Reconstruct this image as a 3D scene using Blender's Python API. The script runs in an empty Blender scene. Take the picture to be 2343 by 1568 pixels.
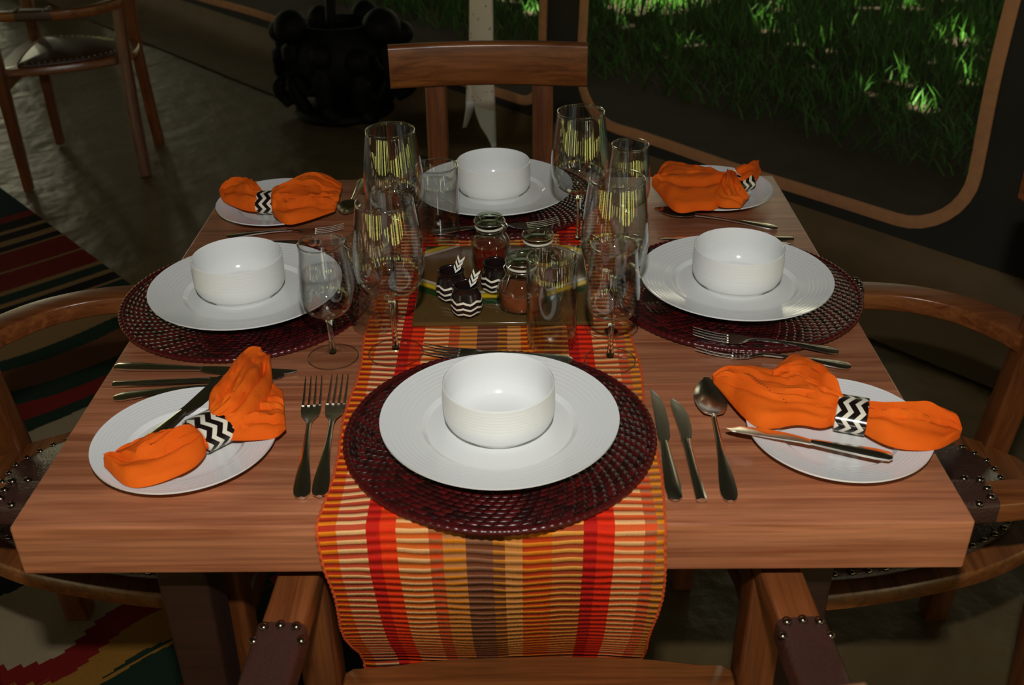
import bpy, bmesh, math, random
from mathutils import Vector, Matrix
rnd = random.Random(7)
R = math.radians
SC = bpy.context.scene
COL = SC.collection
# ------------------------------------------------------------------ camera
def make_camera():
    f, pitch, roll, yaw = 2380.25, 0.5274776, -0.013733, -0.0101245
    C = Vector((0.034031, -0.849959, 1.46716))
    fw = Vector((math.sin(yaw) * math.cos(pitch), math.cos(yaw) * math.cos(pitch), -math.sin(pitch)))
    r = Vector((math.cos(yaw), -math.sin(yaw), 0)); u = r.cross(fw)
    c, s = math.cos(roll), math.sin(roll)
    r2 = c * r + s * u; u2 = -s * r + c * u
    cd = bpy.data.cameras.new('camera'); cd.sensor_width = 36; cd.lens = f / 2343 * 36
    cd.clip_start = .05; cd.clip_end = 100
    cd.dof.use_dof = True; cd.dof.focus_distance = 1.5; cd.dof.aperture_fstop = 8.0
    o = bpy.data.objects.new('camera', cd); COL.objects.link(o)
    m = Matrix((r2, u2, -fw)).transposed().to_4x4(); m.translation = C
    o.matrix_world = m
    SC.camera = o
    return C, fw, u2, r2
CAM, FW, UP, RT = make_camera()
SC.view_settings.view_transform = 'Standard'
try: SC.view_settings.look = 'None'
except Exception: pass
SC.view_settings.gamma = 1
SC.view_settings.exposure = 0.07
try:
    SC.cycles.caustics_refractive = False
    SC.cycles.caustics_reflective = False
    SC.cycles.sample_clamp_indirect = 4
    SC.cycles.transparent_max_bounces = 32
except Exception: pass

# ------------------------------------------------------------------ world: shaded woodland around the tent
FLASH_W = 15.0
def make_world():
    w = bpy.data.worlds.new('woodland'); SC.world = w; w.use_nodes = True
    nt = w.node_tree; nt.nodes.clear(); N = nt.nodes.new; L = nt.links.new
    out = N('ShaderNodeOutputWorld'); bg = N('ShaderNodeBackground'); L(bg.outputs[0], out.inputs[0])
    tc = N('ShaderNodeTexCoord'); sx = N('ShaderNodeSeparateXYZ'); L(tc.outputs['Generated'], sx.inputs[0])
    mp = N('ShaderNodeMapping'); mp.inputs['Scale'].default_value = (9, 9, 1.6); L(tc.outputs['Generated'], mp.inputs[0])
    nz = N('ShaderNodeTexNoise'); nz.inputs['Scale'].default_value = 1.6; nz.inputs['Detail'].default_value = 5; L(mp.outputs[0], nz.inputs[0])
    cr = N('ShaderNodeValToRGB'); e = cr.color_ramp.elements
    e[0].position = .50; e[0].color = (.0006, .0009, .0004, 1); e[1].position = .66; e[1].color = (.86, .82, .58, 1)
    m = e.new(.58); m.color = (.045, .042, .018, 1)
    L(nz.outputs[0], cr.inputs[0])
    band = N('ShaderNodeValToRGB'); b = band.color_ramp.elements     # brightness by elevation
    b[0].position = .40; b[0].color = (.02, .02, .02, 1); b[1].position = 1; b[1].color = (.012, .012, .012, 1)
    q = b.new(.50); q.color = (1, 1, 1, 1); q = b.new(.62); q.color = (1, 1, 1, 1); q = b.new(.70); q.color = (.8, .8, .85, 1); q = b.new(.78); q.color = (.02, .02, .02, 1)
    mr = N('ShaderNodeMapRange'); mr.inputs[1].default_value = -1; mr.inputs[2].default_value = 1; L(sx.outputs[2], mr.inputs[0])
    L(mr.outputs[0], band.inputs[0])
    mx = N('ShaderNodeMix'); mx.data_type = 'RGBA'; mx.blend_type = 'MULTIPLY'; mx.inputs[0].default_value = 1
    L(cr.outputs[0], mx.inputs[6]); L(band.outputs[0], mx.inputs[7]); L(mx.outputs[2], bg.inputs[0])
    bg.inputs[1].default_value = 11.0
make_world()
# camera flash mounted above the lens
ld = bpy.data.lights.new('camera_flash', 'AREA'); ld.shape = 'RECTANGLE'; ld.size = .05; ld.size_y = .03; ld.energy = FLASH_W; ld.color = (1.0, .985, .96)
lo = bpy.data.objects.new('camera_flash', ld); COL.objects.link(lo)
mm = Matrix((RT, UP, -FW)).transposed().to_4x4(); mm.translation = CAM + UP * .24 - FW * .12 + RT * .0
lo.matrix_world = mm
# sun from behind the tent, breaking through the added leaves onto the grass
sd = bpy.data.lights.new('sun', 'SUN'); sd.energy = 30.0; sd.angle = R(.6); sd.color = (1, .93, .72)
so = bpy.data.objects.new('sun', sd); COL.objects.link(so)
so.rotation_euler = Vector((.40, .36, -.98)).to_track_quat('-Z', 'Y').to_euler(); so.location = (-4, -4, 8)

# ------------------------------------------------------------------ helpers
def srgb(r, g, b, k=1.0):
    def c(v):
        v /= 255
        return (v / 12.92 if v <= .04045 else ((v + .055) / 1.055) ** 2.4) * k
    return (c(r), c(g), c(b), 1)
def tag(o, label=None, cat=None, group=None, kind=None):
    if label: o['label'] = label
    if cat: o['category'] = cat
    if group: o['group'] = group
    if kind: o['kind'] = kind
    return o
def empty(name, loc=(0, 0, 0), rz=0):
    o = bpy.data.objects.new(name, None); o.empty_display_size = .05
    o.location = loc; o.rotation_euler = (0, 0, rz); COL.objects.link(o); return o
def link(name, me, mat, parent=None, loc=(0, 0, 0), rot=(0, 0, 0)):
    o = bpy.data.objects.new(name, me)
    if mat: me.materials.append(mat) if not me.materials else None
    o.location = loc; o.rotation_euler = rot; COL.objects.link(o)
    if parent: o.parent = parent
    return o
def mesh(name, vs, fs, angle=35, smooth=True):
    me = bpy.data.meshes.new(name); me.from_pydata([tuple(v) for v in vs], [], fs); me.update()
    bm = bmesh.new(); bm.from_mesh(me); bmesh.ops.recalc_face_normals(bm, faces=bm.faces); bm.to_mesh(me); bm.free()
    if smooth:
        me.shade_smooth(); me.set_sharp_from_angle(angle=R(angle))
    return me
class MB:
    def __init__(s): s.v = []; s.f = []
    def add(s, vs, fs):
        n = len(s.v); s.v += [tuple(v) for v in vs]; s.f += [tuple(i + n for i in f) for f in fs]; return s
    def mesh(s, name='m', angle=35, smooth=True): return mesh(name, s.v, s.f, angle, smooth)
def box(mb, c, d, rz=0, bev=.0):
    x, y, z = [k / 2 for k in d]
    ca, sa = math.cos(rz), math.sin(rz)
    def T(p): return (c[0] + p[0] * ca - p[1] * sa, c[1] + p[0] * sa + p[1] * ca, c[2] + p[2])
    if bev <= 0:
        vs = [T((i * x, j * y, k * z)) for k in (-1, 1) for j in (-1, 1) for i in (-1, 1)]
        return mb.add(vs, [(0, 2, 3, 1), (4, 5, 7, 6), (0, 1, 5, 4), (2, 6, 7, 3), (0, 4, 6, 2), (1, 3, 7, 5)])
    bm = bmesh.new(); bmesh.ops.create_cube(bm, size=1)
    for v in bm.verts: v.co = Vector((v.co.x * d[0], v.co.y * d[1], v.co.z * d[2]))
    bmesh.ops.bevel(bm, geom=bm.edges[:], offset=bev, segments=3, affect='EDGES', profile=.5)
    bm.verts.index_update()
    mb.add([T(v.co) for v in bm.verts], [tuple(v.index for v in f.verts) for f in bm.faces]); bm.free(); return mb
def lathe(mb, prof, n=64, c=(0, 0, 0), wob=None):
    vs = []; m = len(prof)
    for i in range(n):
        a = 2 * math.pi * i / n
        for (r, z) in prof: vs.append((c[0] + r * math.cos(a), c[1] + r * math.sin(a), c[2] + z))
    fs = []
    for i in range(n):
        j = (i + 1) % n
        for k in range(m - 1): fs.append((i * m + k, j * m + k, j * m + k + 1, i * m + k + 1))
    mb.add(vs, fs); return mb
def weld(me, d=1e-5):
    bm = bmesh.new(); bm.from_mesh(me); bmesh.ops.remove_doubles(bm, verts=bm.verts, dist=d)
    bmesh.ops.dissolve_degenerate(bm, dist=1e-7, edges=bm.edges)
    bmesh.ops.recalc_face_normals(bm, faces=bm.faces); bm.to_mesh(me); bm.free(); return me
def lathe_mesh(name, prof, n=64, angle=40):
    mb = MB(); lathe(mb, prof, n); me = mb.mesh(name, angle); weld(me)
    me.shade_smooth(); me.set_sharp_from_angle(angle=R(angle)); return me
def sweep(mb, path, sect, up=(0, 0, 1), closed=False, scale=None, caps=True):
    """sect: list of (a,b) offsets along side / up"""
    P = [Vector(p) for p in path]; n = len(P); m = len(sect); up = Vector(up)
    vs = []
    for i, p in enumerate(P):
        if closed: t = P[(i + 1) % n] - P[i - 1]
        else: t = P[min(i + 1, n - 1)] - P[max(i - 1, 0)]
        t.normalize(); side = t.cross(up)
        if side.length < 1e-5: side = Vector((1, 0, 0))
        side.normalize(); u = side.cross(t)
        k = scale[i] if scale else 1
        ka, kb = k if isinstance(k, tuple) else (k, k)
        for a, b in sect: vs.append(p + side * a * ka + u * b * kb)
    fs = []
    for i in range(n if closed else n - 1):
        j = (i + 1) % n
        for k in range(m): fs.append((i * m + k, i * m + (k + 1) % m, j * m + (k + 1) % m, j * m + k))
    if caps and not closed: fs += [tuple(range(m)), tuple(range((n - 1) * m, n * m))]
    return mb.add(vs, fs)
def rrect(w, h, r=.006, seg=3):
    pts = []
    for cx, cy, a0 in ((w / 2 - r, h / 2 - r, 0), (-w / 2 + r, h / 2 - r, 90), (-w / 2 + r, -h / 2 + r, 180), (w / 2 - r, -h / 2 + r, 270)):
        for k in range(seg + 1):
            a = R(a0 + 90 * k / seg); pts.append((cx + r * math.cos(a), cy + r * math.sin(a)))
    return pts
def circ(r, n=8): return [(r * math.cos(2 * math.pi * k / n), r * math.sin(2 * math.pi * k / n)) for k in range(n)]
def smoothpath(pts, n=8, closed=False):
    P = [Vector(p) for p in pts]; out = []; m = len(P)
    rng = range(m if closed else m - 1)
    for i in rng:
        p0 = P[i - 1] if (i > 0 or closed) else P[0] * 2 - P[1]
        p1, p2 = P[i], P[(i + 1) % m]
        p3 = P[(i + 2) % m] if (i + 2 < m or closed) else P[-1] * 2 - P[-2]
        for k in range(n):
            t = k / n
            out.append(.5 * ((2 * p1) + (-p0 + p2) * t + (2 * p0 - 5 * p1 + 4 * p2 - p3) * t * t + (-p0 + 3 * p1 - 3 * p2 + p3) * t ** 3))
    if not closed: out.append(P[-1])
    return out
def sphere(mb, c, r, sx=1, sy=1, sz=1, n=10, m=7):
    vs = []
    for i in range(m + 1):
        ph = math.pi * i / m
        for j in range(n):
            a = 2 * math.pi * j / n
            vs.append((c[0] + r * sx * math.sin(ph) * math.cos(a), c[1] + r * sy * math.sin(ph) * math.sin(a), c[2] + r * sz * math.cos(ph)))
    fs = [(i * n + j, i * n + (j + 1) % n, (i + 1) * n + (j + 1) % n, (i + 1) * n + j) for i in range(m) for j in range(n)]
    return mb.add(vs, fs)
def copy_tree(o, parent=None):
    c = o.copy(); COL.objects.link(c)
    if parent: c.parent = parent
    for ch in [k for k in KIDS(o)]: copy_tree(ch, c)
    return c
def KIDS(o): return [k for k in list(COL.objects) if k.parent == o]

# ------------------------------------------------------------------ materials
def mat(name):
    m = bpy.data.materials.new(name); m.use_nodes = True; nt = m.node_tree
    p = nt.nodes['Principled BSDF']; return m, nt, p, nt.nodes.new, nt.links.new
def simple(name, col, rough=.5, metal=0, spec=.5, bump=0, bscale=80, var=0, stretch=None):
    m, nt, p, N, L = mat(name)
    p.inputs['Base Color'].default_value = col; p.inputs['Roughness'].default_value = rough; p.inputs['Metallic'].default_value = metal
    p.inputs['Specular IOR Level'].default_value = spec
    if bump or var:
        tc = N('ShaderNodeTexCoord'); nz = N('ShaderNodeTexNoise'); nz.inputs['Scale'].default_value = bscale; nz.inputs['Detail'].default_value = 4
        if stretch:
            mp = N('ShaderNodeMapping'); mp.inputs['Scale'].default_value = stretch; L(tc.outputs['Object'], mp.inputs[0]); L(mp.outputs[0], nz.inputs[0])
        else: L(tc.outputs['Object'], nz.inputs[0])
        if bump:
            b = N('ShaderNodeBump'); b.inputs['Strength'].default_value = bump; b.inputs['Distance'].default_value = .012 if name == 'olive_groundsheet' else .004
            L(nz.outputs[0], b.inputs['Height']); L(b.outputs[0], p.inputs['Normal'])
        if var:
            mx = N('ShaderNodeMix'); mx.data_type = 'RGBA'; mx.inputs[6].default_value = tuple(c * (1 - var) for c in col[:3]) + (1,)
            mx.inputs[7].default_value = tuple(min(1, c * (1 + var)) for c in col[:3]) + (1,); L(nz.outputs[0], mx.inputs[0]); L(mx.outputs[2], p.inputs['Base Color'])
    return m
def wood(name, dark, light, axis='x', plank=0, rough=.34, scale=1.0, pl_axis=1):
    m, nt, p, N, L = mat(name)
    tc = N('ShaderNodeTexCoord')
    st = {'x': (2.2, 60, 60), 'y': (60, 2.2, 60), 'z': (60, 60, 2.2)}[axis]
    mp = N('ShaderNodeMapping'); mp.inputs['Scale'].default_value = tuple(k * scale for k in st); L(tc.outputs['Object'], mp.inputs[0])
    src = mp.outputs[0]
    if plank:
        sp = N('ShaderNodeSeparateXYZ'); L(tc.outputs['Object'], sp.inputs[0])
        def M(op, a, b=None):
            q = N('ShaderNodeMath'); q.operation = op
            (L(a, q.inputs[0]) if hasattr(a, 'links') else setattr(q.inputs[0], 'default_value', a))
            if b is not None: (L(b, q.inputs[1]) if hasattr(b, 'links') else setattr(q.inputs[1], 'default_value', b))
            return q.outputs[0]
        # planks run along x, stacked across y (top) and z (edge)
        yz = M('ADD', sp.outputs[1], M('MULTIPLY', sp.outputs[2], 3.1))
        idx = M('FLOOR', M('DIVIDE', yz, plank))
        wn = N('ShaderNodeTexWhiteNoise'); wn.noise_dimensions = '1D'; L(idx, wn.inputs['W'])
        cb = N('ShaderNodeCombineXYZ'); L(M('MULTIPLY', wn.outputs['Value'], 50), cb.inputs[0]); L(M('MULTIPLY', idx, 7.7), cb.inputs[1])
        va = N('ShaderNodeVectorMath'); va.operation = 'ADD'; L(mp.outputs[0], va.inputs[0]); L(cb.outputs[0], va.inputs[1]); src = va.outputs[0]
    nz = N('ShaderNodeTexNoise'); nz.inputs['Scale'].default_value = 1.0; nz.inputs['Detail'].default_value = 7; nz.inputs['Roughness'].default_value = .62; nz.inputs['Distortion'].default_value = .8; L(src, nz.inputs[0])
    cr = N('ShaderNodeValToRGB'); e = cr.color_ramp.elements; e[0].position = .3; e[0].color = dark; e[1].position = .72; e[1].color = light
    L(nz.outputs[0], cr.inputs[0]); col = cr.outputs[0]
    if plank:
        mr = N('ShaderNodeMapRange'); mr.inputs[3].default_value = .82; mr.inputs[4].default_value = 1.12; L(wn.outputs['Value'], mr.inputs[0])
        mx = N('ShaderNodeMix'); mx.data_type = 'RGBA'; mx.blend_type = 'MULTIPLY'; mx.inputs[0].default_value = 1
        L(col, mx.inputs[6]); L(mr.outputs[0], mx.inputs[7]); col = mx.outputs[2]
    mf = N('ShaderNodeMapping'); mf.inputs['Scale'].default_value = tuple(k * 4.2 for k in st); L(tc.outputs['Object'], mf.inputs[0])
    nf = N('ShaderNodeTexNoise'); nf.inputs['Scale'].default_value = 1; nf.inputs['Detail'].default_value = 3; L(mf.outputs[0], nf.inputs[0])
    mrf = N('ShaderNodeMapRange'); mrf.inputs[1].default_value = .3; mrf.inputs[2].default_value = .7; mrf.inputs[3].default_value = .84; mrf.inputs[4].default_value = 1.14; L(nf.outputs[0], mrf.inputs[0])
    mxf = N('ShaderNodeMix'); mxf.data_type = 'RGBA'; mxf.blend_type = 'MULTIPLY'; mxf.inputs[0].default_value = 1; L(col, mxf.inputs[6]); L(mrf.outputs[0], mxf.inputs[7]); col = mxf.outputs[2]
    n2 = N('ShaderNodeTexNoise'); n2.inputs['Scale'].default_value = 3; n2.inputs['Detail'].default_value = 2; L(tc.outputs['Object'], n2.inputs[0])
    m2 = N('ShaderNodeMapRange'); m2.inputs[3].default_value = .8; m2.inputs[4].default_value = 1.2; L(n2.outputs[0], m2.inputs[0])
    mx2 = N('ShaderNodeMix'); mx2.data_type = 'RGBA'; mx2.blend_type = 'MULTIPLY'; mx2.inputs[0].default_value = 1
    L(col, mx2.inputs[6]); L(m2.outputs[0], mx2.inputs[7]); L(mx2.outputs[2], p.inputs['Base Color'])
    b = N('ShaderNodeBump'); b.inputs['Strength'].default_value = .12; b.inputs['Distance'].default_value = .002; L(nz.outputs[0], b.inputs['Height']); L(b.outputs[0], p.inputs['Normal'])
    p.inputs['Roughness'].default_value = rough
    return m
def thin_glass(name, tint=(.97, .98, .975, 1), boost=1.0):
    m = bpy.data.materials.new(name); m.use_nodes = True; nt = m.node_tree; nt.nodes.clear(); N = nt.nodes.new; L = nt.links.new
    out = N('ShaderNodeOutputMaterial'); mx = N('ShaderNodeMixShader'); t = N('ShaderNodeBsdfTransparent'); g = N('ShaderNodeBsdfGlossy'); g.inputs['Roughness'].default_value = .0
    fr = N('ShaderNodeFresnel'); ge = N('ShaderNodeNewGeometry')      # same reflectance from either side of the wall
    mr = N('ShaderNodeMapRange'); mr.inputs[3].default_value = 1.52; mr.inputs[4].default_value = 1 / 1.52
    L(ge.outputs['Backfacing'], mr.inputs[0]); L(mr.outputs[0], fr.inputs[0])
    mu = N('ShaderNodeMath'); mu.operation = 'MULTIPLY'; mu.inputs[1].default_value = boost; mu.use_clamp = True
    L(fr.outputs[0], mu.inputs[0]); L(mu.outputs[0], mx.inputs[0])
    lw = N('ShaderNodeLayerWeight'); lw.inputs[0].default_value = .5; pw = N('ShaderNodeMath'); pw.operation = 'POWER'; pw.inputs[1].default_value = 5
    L(lw.outputs['Facing'], pw.inputs[0]); tm = N('ShaderNodeMix'); tm.data_type = 'RGBA'; tm.inputs[6].default_value = tint; tm.inputs[7].default_value = (.42, .43, .40, 1)
    L(pw.outputs[0], tm.inputs[0]); L(tm.outputs[2], t.inputs[0])     # longer path through the wall at grazing angles
    L(t.outputs[0], mx.inputs[1]); L(g.outputs[0], mx.inputs[2]); L(mx.outputs[0], out.inputs[0]); return m
def solid_glass(name, col=(.97, 1, .98, 1)):
    m = bpy.data.materials.new(name); m.use_nodes = True; nt = m.node_tree; nt.nodes.clear(); N = nt.nodes.new; L = nt.links.new
    out = N('ShaderNodeOutputMaterial'); g = N('ShaderNodeBsdfGlass'); g.inputs['Color'].default_value = col; g.inputs['IOR'].default_value = 1.5; g.inputs['Roughness'].default_value = 0
    L(g.outputs[0], out.inputs[0]); return m

def M_math(nt, op, a, b=None):
    q = nt.nodes.new('ShaderNodeMath'); q.operation = op
    for i, v in enumerate((a, b)):
        if v is None: continue
        if hasattr(v, 'links'): nt.links.new(v, q.inputs[i])
        else: q.inputs[i].default_value = v
    return q.outputs[0]
def const_ramp(nt, src, stops):
    cr = nt.nodes.new('ShaderNodeValToRGB'); cr.color_ramp.interpolation = 'CONSTANT'; e = cr.color_ramp.elements
    e[0].position = stops[0][0]; e[0].color = stops[0][1]; e[1].position = stops[1][0]; e[1].color = stops[1][1]
    for p, c in stops[2:]: q = e.new(p); q.color = c
    nt.links.new(src, cr.inputs[0]); return cr.outputs[0]

K = 1.25
m_table = wood('table_wood', srgb(124, 68, 42, K), srgb(172, 112, 78, K), 'x', plank=.105, rough=.36)
m_chair_x = wood('chair_wood_cross', srgb(84, 43, 18, 1), srgb(138, 82, 40, 1), 'x', rough=.28)
m_chair_z = wood('chair_wood_upright', srgb(76, 36, 15, 1), srgb(120, 68, 32, 1), 'z', rough=.3)
m_chair_y = wood('chair_wood_long', srgb(90, 45, 20, 1), srgb(140, 82, 42, 1), 'y', rough=.28)
m_leather = simple('brown_leather', srgb(62, 38, 32, 1), .34, bump=.35, bscale=260, var=.25)
m_stud = simple('dark_metal_stud', srgb(120, 106, 92), .25, 1)
m_white = simple('white_porcelain', (.80, .81, .79, 1), .12, spec=.45)
m_steel = simple('stainless_steel', (.84, .80, .70, 1), .22, 1)
m_wire = simple('steel_wire', (.7, .68, .63, 1), .2, 1)
m_thin = thin_glass('clear_glass_wall', boost=1.7)
m_lip = thin_glass('glass_lip', boost=5.0)
m_jarthin = thin_glass('jar_glass_wall', (.90, .94, .88, 1), 1.3)
m_glass = solid_glass('solid_clear_glass')
m_jamred = simple('chilli_relish', srgb(120, 28, 12, 1), .35, bump=.8, bscale=120, var=.5)
m_jambrown = simple('brown_relish', srgb(150, 72, 44, 1), .4, bump=.3, bscale=60, var=.2)
m_black = simple('black_glaze', srgb(22, 20, 20), .15, spec=.6)
m_bone = simple('bone_inlay', srgb(225, 220, 205, 1), .35)
m_floor = simple('olive_groundsheet', srgb(92, 76, 48, 1), .42, bump=1.0, bscale=8, var=.3)
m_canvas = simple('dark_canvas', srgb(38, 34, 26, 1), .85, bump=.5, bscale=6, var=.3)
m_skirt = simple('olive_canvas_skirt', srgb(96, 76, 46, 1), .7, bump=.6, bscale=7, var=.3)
m_bind = simple('tan_binding_tape', srgb(180, 126, 84, 1), .8, bump=.5, bscale=40, var=.25)
m_carved = simple('dark_carved_wood', srgb(11, 9, 8, 1), .62, spec=.12, bump=.6, bscale=30, var=.4)
m_soil = simple('shaded_soil', srgb(74, 62, 48, 1), .95, bump=1, bscale=9, var=.45)
m_grass = simple('meadow_grass', srgb(66, 128, 34, 1), .6, bscale=2.5, var=.5)
m_leaf = simple('tree_leaf', srgb(50, 90, 30, 1), .6)
m_bark = simple('tree_bark', srgb(80, 62, 45, 1), .9, bump=.8, bscale=12)

def napkin_mat():
    m, nt, p, N, L = mat('orange_cotton')
    tc = N('ShaderNodeTexCoord'); nz = N('ShaderNodeTexNoise'); nz.inputs['Scale'].default_value = 14; nz.inputs['Detail'].default_value = 3; L(tc.outputs['Object'], nz.inputs[0])
    cr = N('ShaderNodeValToRGB'); e = cr.color_ramp.elements; e[0].position = .3; e[0].color = (.74, .100, .004, 1); e[1].position = .75; e[1].color = (.86, .148, .008, 1); L(nz.outputs[0], cr.inputs[0]); L(cr.outputs[0], p.inputs['Base Color'])
    p.inputs['Roughness'].default_value = .85; p.inputs['Specular IOR Level'].default_value = .15
    wv = N('ShaderNodeTexNoise'); wv.inputs['Scale'].default_value = 900; L(tc.outputs['Object'], wv.inputs[0])
    n2 = N('ShaderNodeTexNoise'); n2.inputs['Scale'].default_value = 40; n2.inputs['Detail'].default_value = 3; L(tc.outputs['Object'], n2.inputs[0])
    b = N('ShaderNodeBump'); b.inputs['Strength'].default_value = .25; b.inputs['Distance'].default_value = .001; L(wv.outputs[0], b.inputs['Height'])
    b2 = N('ShaderNodeBump'); b2.inputs['Strength'].default_value = .5; b2.inputs['Distance'].default_value = .004; L(n2.outputs[0], b2.inputs['Height']); L(b.outputs[0], b2.inputs['Normal']); L(b2.outputs[0], p.inputs['Normal'])
    return m
m_napkin = napkin_mat()

def zig_mat(name, ku, amp, kv, duty=.5, lo=0.0, hi=1.0, rough=.18):
    """UV zigzag: white chevron lines on black. u around, v along"""
    m, nt, p, N, L = mat(name)
    uv = N('ShaderNodeUVMap'); sp = N('ShaderNodeSeparateXYZ'); L(uv.outputs[0], sp.inputs[0])
    fr = M_math(nt, 'FRACT', M_math(nt, 'MULTIPLY', sp.outputs[0], ku))
    tri = M_math(nt, 'ABSOLUTE', M_math(nt, 'SUBTRACT', fr, .5))
    v = M_math(nt, 'ADD', M_math(nt, 'MULTIPLY', sp.outputs[1], kv), M_math(nt, 'MULTIPLY', tri, amp))
    f2 = M_math(nt, 'FRACT', v)
    on = M_math(nt, 'LESS_THAN', f2, duty)
    inr = M_math(nt, 'MULTIPLY', M_math(nt, 'GREATER_THAN', sp.outputs[1], lo), M_math(nt, 'LESS_THAN', sp.outputs[1], hi))
    on = M_math(nt, 'MULTIPLY', on, inr)
    mx = N('ShaderNodeMix'); mx.data_type = 'RGBA'; mx.inputs[6].default_value = srgb(30, 20, 18); mx.inputs[7].default_value = srgb(232, 226, 205)
    L(on, mx.inputs[0]); L(mx.outputs[2], p.inputs['Base Color']); p.inputs['Roughness'].default_value = rough
    return m
m_ring = zig_mat('zigzag_bone_ring', 7, 1.1, 2.6, .44)
m_pot = zig_mat('zigzag_pot', 7, .80, 5.4, .36, .04, .64)

def runner_mat():
    m, nt, p, N, L = mat('striped_runner_weave')
    uv = N('ShaderNodeUVMap'); sp = N('ShaderNodeSeparateXYZ'); L(uv.outputs[0], sp.inputs[0])
    tc = N('ShaderNodeTexCoord'); nz = N('ShaderNodeTexNoise'); nz.inputs['Scale'].default_value = 10; L(tc.outputs['Object'], nz.inputs[0])
    k = 1.0
    Z = [(0, (235, 130, 20), (185, 48, 20)), (.045, (238, 185, 125), (190, 72, 42)), (.13, (196, 22, 10), (200, 34, 16)), (.17, (228, 48, 10), (235, 62, 14)),
         (.215, (238, 178, 118), (214, 98, 32)), (.31, (178, 104, 60), (216, 72, 22)), (.35, (226, 132, 28), (186, 118, 66)), (.415, (150, 100, 72), (112, 60, 34)),
         (.495, (206, 128, 40), (122, 66, 36)), (.53, (222, 150, 80), (196, 122, 56)), (.58, (226, 130, 26), (184, 56, 12)), (.665, (232, 156, 66), (168, 66, 30)),
         (.755, (178, 18, 10), (190, 26, 14)), (.795, (232, 44, 10), (214, 38, 10)), (.845, (236, 176, 116), (218, 92, 40)), (.93, (180, 110, 70), (224, 78, 30)), (.965, (226, 136, 26), (176, 104, 56))]
    A = const_ramp(nt, sp.outputs[0], [(z[0], srgb(*z[1], k)) for z in Z]); B = const_ramp(nt, sp.outputs[0], [(z[0], srgb(*z[2], k)) for z in Z])
    nn = N('ShaderNodeMath'); 
    ph = M_math(nt, 'ADD', M_math(nt, 'MULTIPLY', sp.outputs[1], 1 / .0126), M_math(nt, 'MULTIPLY', nz.outputs[0], 1.6))
    rib = M_math(nt, 'FRACT', ph)
    on = M_math(nt, 'GREATER_THAN', rib, .56)
    mx = N('ShaderNodeMix'); mx.data_type = 'RGBA'; L(on, mx.inputs[0]); L(B, mx.inputs[6]); L(A, mx.inputs[7]); L(mx.outputs[2], p.inputs['Base Color'])
    h = M_math(nt, 'SINE', M_math(nt, 'MULTIPLY', ph, 2 * math.pi))
    h2 = M_math(nt, 'SINE', M_math(nt, 'MULTIPLY', sp.outputs[0], 1500))
    hh = M_math(nt, 'ADD', h, M_math(nt, 'MULTIPLY', h2, .15))
    b = N('ShaderNodeBump'); b.inputs['Strength'].default_value = .8; b.inputs['Distance'].default_value = .0012; L(hh, b.inputs['Height']); L(b.outputs[0], p.inputs['Normal'])
    p.inputs['Roughness'].default_value = .8; p.inputs['Specular IOR Level'].default_value = .2
    return m
m_runner = runner_mat()

def mat_weave():
    m, nt, p, N, L = mat('maroon_rattan_weave')
    uv = N('ShaderNodeUVMap'); sp = N('ShaderNodeSeparateXYZ'); L(uv.outputs[0], sp.inputs[0])
    row = sp.outputs[1]; ri = M_math(nt, 'FLOOR', row); rf = M_math(nt, 'FRACT', row)
    # each row of cane is shifted a third of a strand, and strands lean a little
    u = M_math(nt, 'ADD', M_math(nt, 'ADD', sp.outputs[0], M_math(nt, 'MULTIPLY', ri, .37)), M_math(nt, 'MULTIPLY', rf, .10))
    uf = M_math(nt, 'FRACT', u); ui = M_math(nt, 'FLOOR', u)
    cb = N('ShaderNodeCombineXYZ'); L(ui, cb.inputs[0]); L(ri, cb.inputs[1]); wn = N('ShaderNodeTexWhiteNoise'); wn.noise_dimensions = '2D'; L(cb.outputs[0], wn.inputs['Vector'])
    gap = M_math(nt, 'LESS_THAN', uf, .12)
    hx = M_math(nt, 'POWER', M_math(nt, 'SINE', M_math(nt, 'MULTIPLY', uf, math.pi)), .6)
    hy = M_math(nt, 'POWER', M_math(nt, 'SINE', M_math(nt, 'MULTIPLY', rf, math.pi)), .7)
    h = M_math(nt, 'MULTIPLY', hx, M_math(nt, 'ADD', M_math(nt, 'MULTIPLY', hy, .7), .3))
    h = M_math(nt, 'ADD', h, M_math(nt, 'MULTIPLY', wn.outputs['Value'], .35))
    cr = N('ShaderNodeValToRGB'); e = cr.color_ramp.elements; e[0].color = srgb(30, 7, 8); e[1].color = srgb(82, 14, 15); L(wn.outputs['Value'], cr.inputs[0])
    mx = N('ShaderNodeMix'); mx.data_type = 'RGBA'; L(gap, mx.inputs[0]); L(cr.outputs[0], mx.inputs[6]); mx.inputs[7].default_value = srgb(20, 5, 6); L(mx.outputs[2], p.inputs['Base Color'])
    b = N('ShaderNodeBump'); b.inputs['Strength'].default_value = .9; b.inputs['Distance'].default_value = .0026; L(h, b.inputs['Height']); L(b.outputs[0], p.inputs['Normal'])
    p.inputs['Roughness'].default_value = .28; p.inputs['Specular IOR Level'].default_value = .6
    return m
m_weave = mat_weave()

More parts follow.
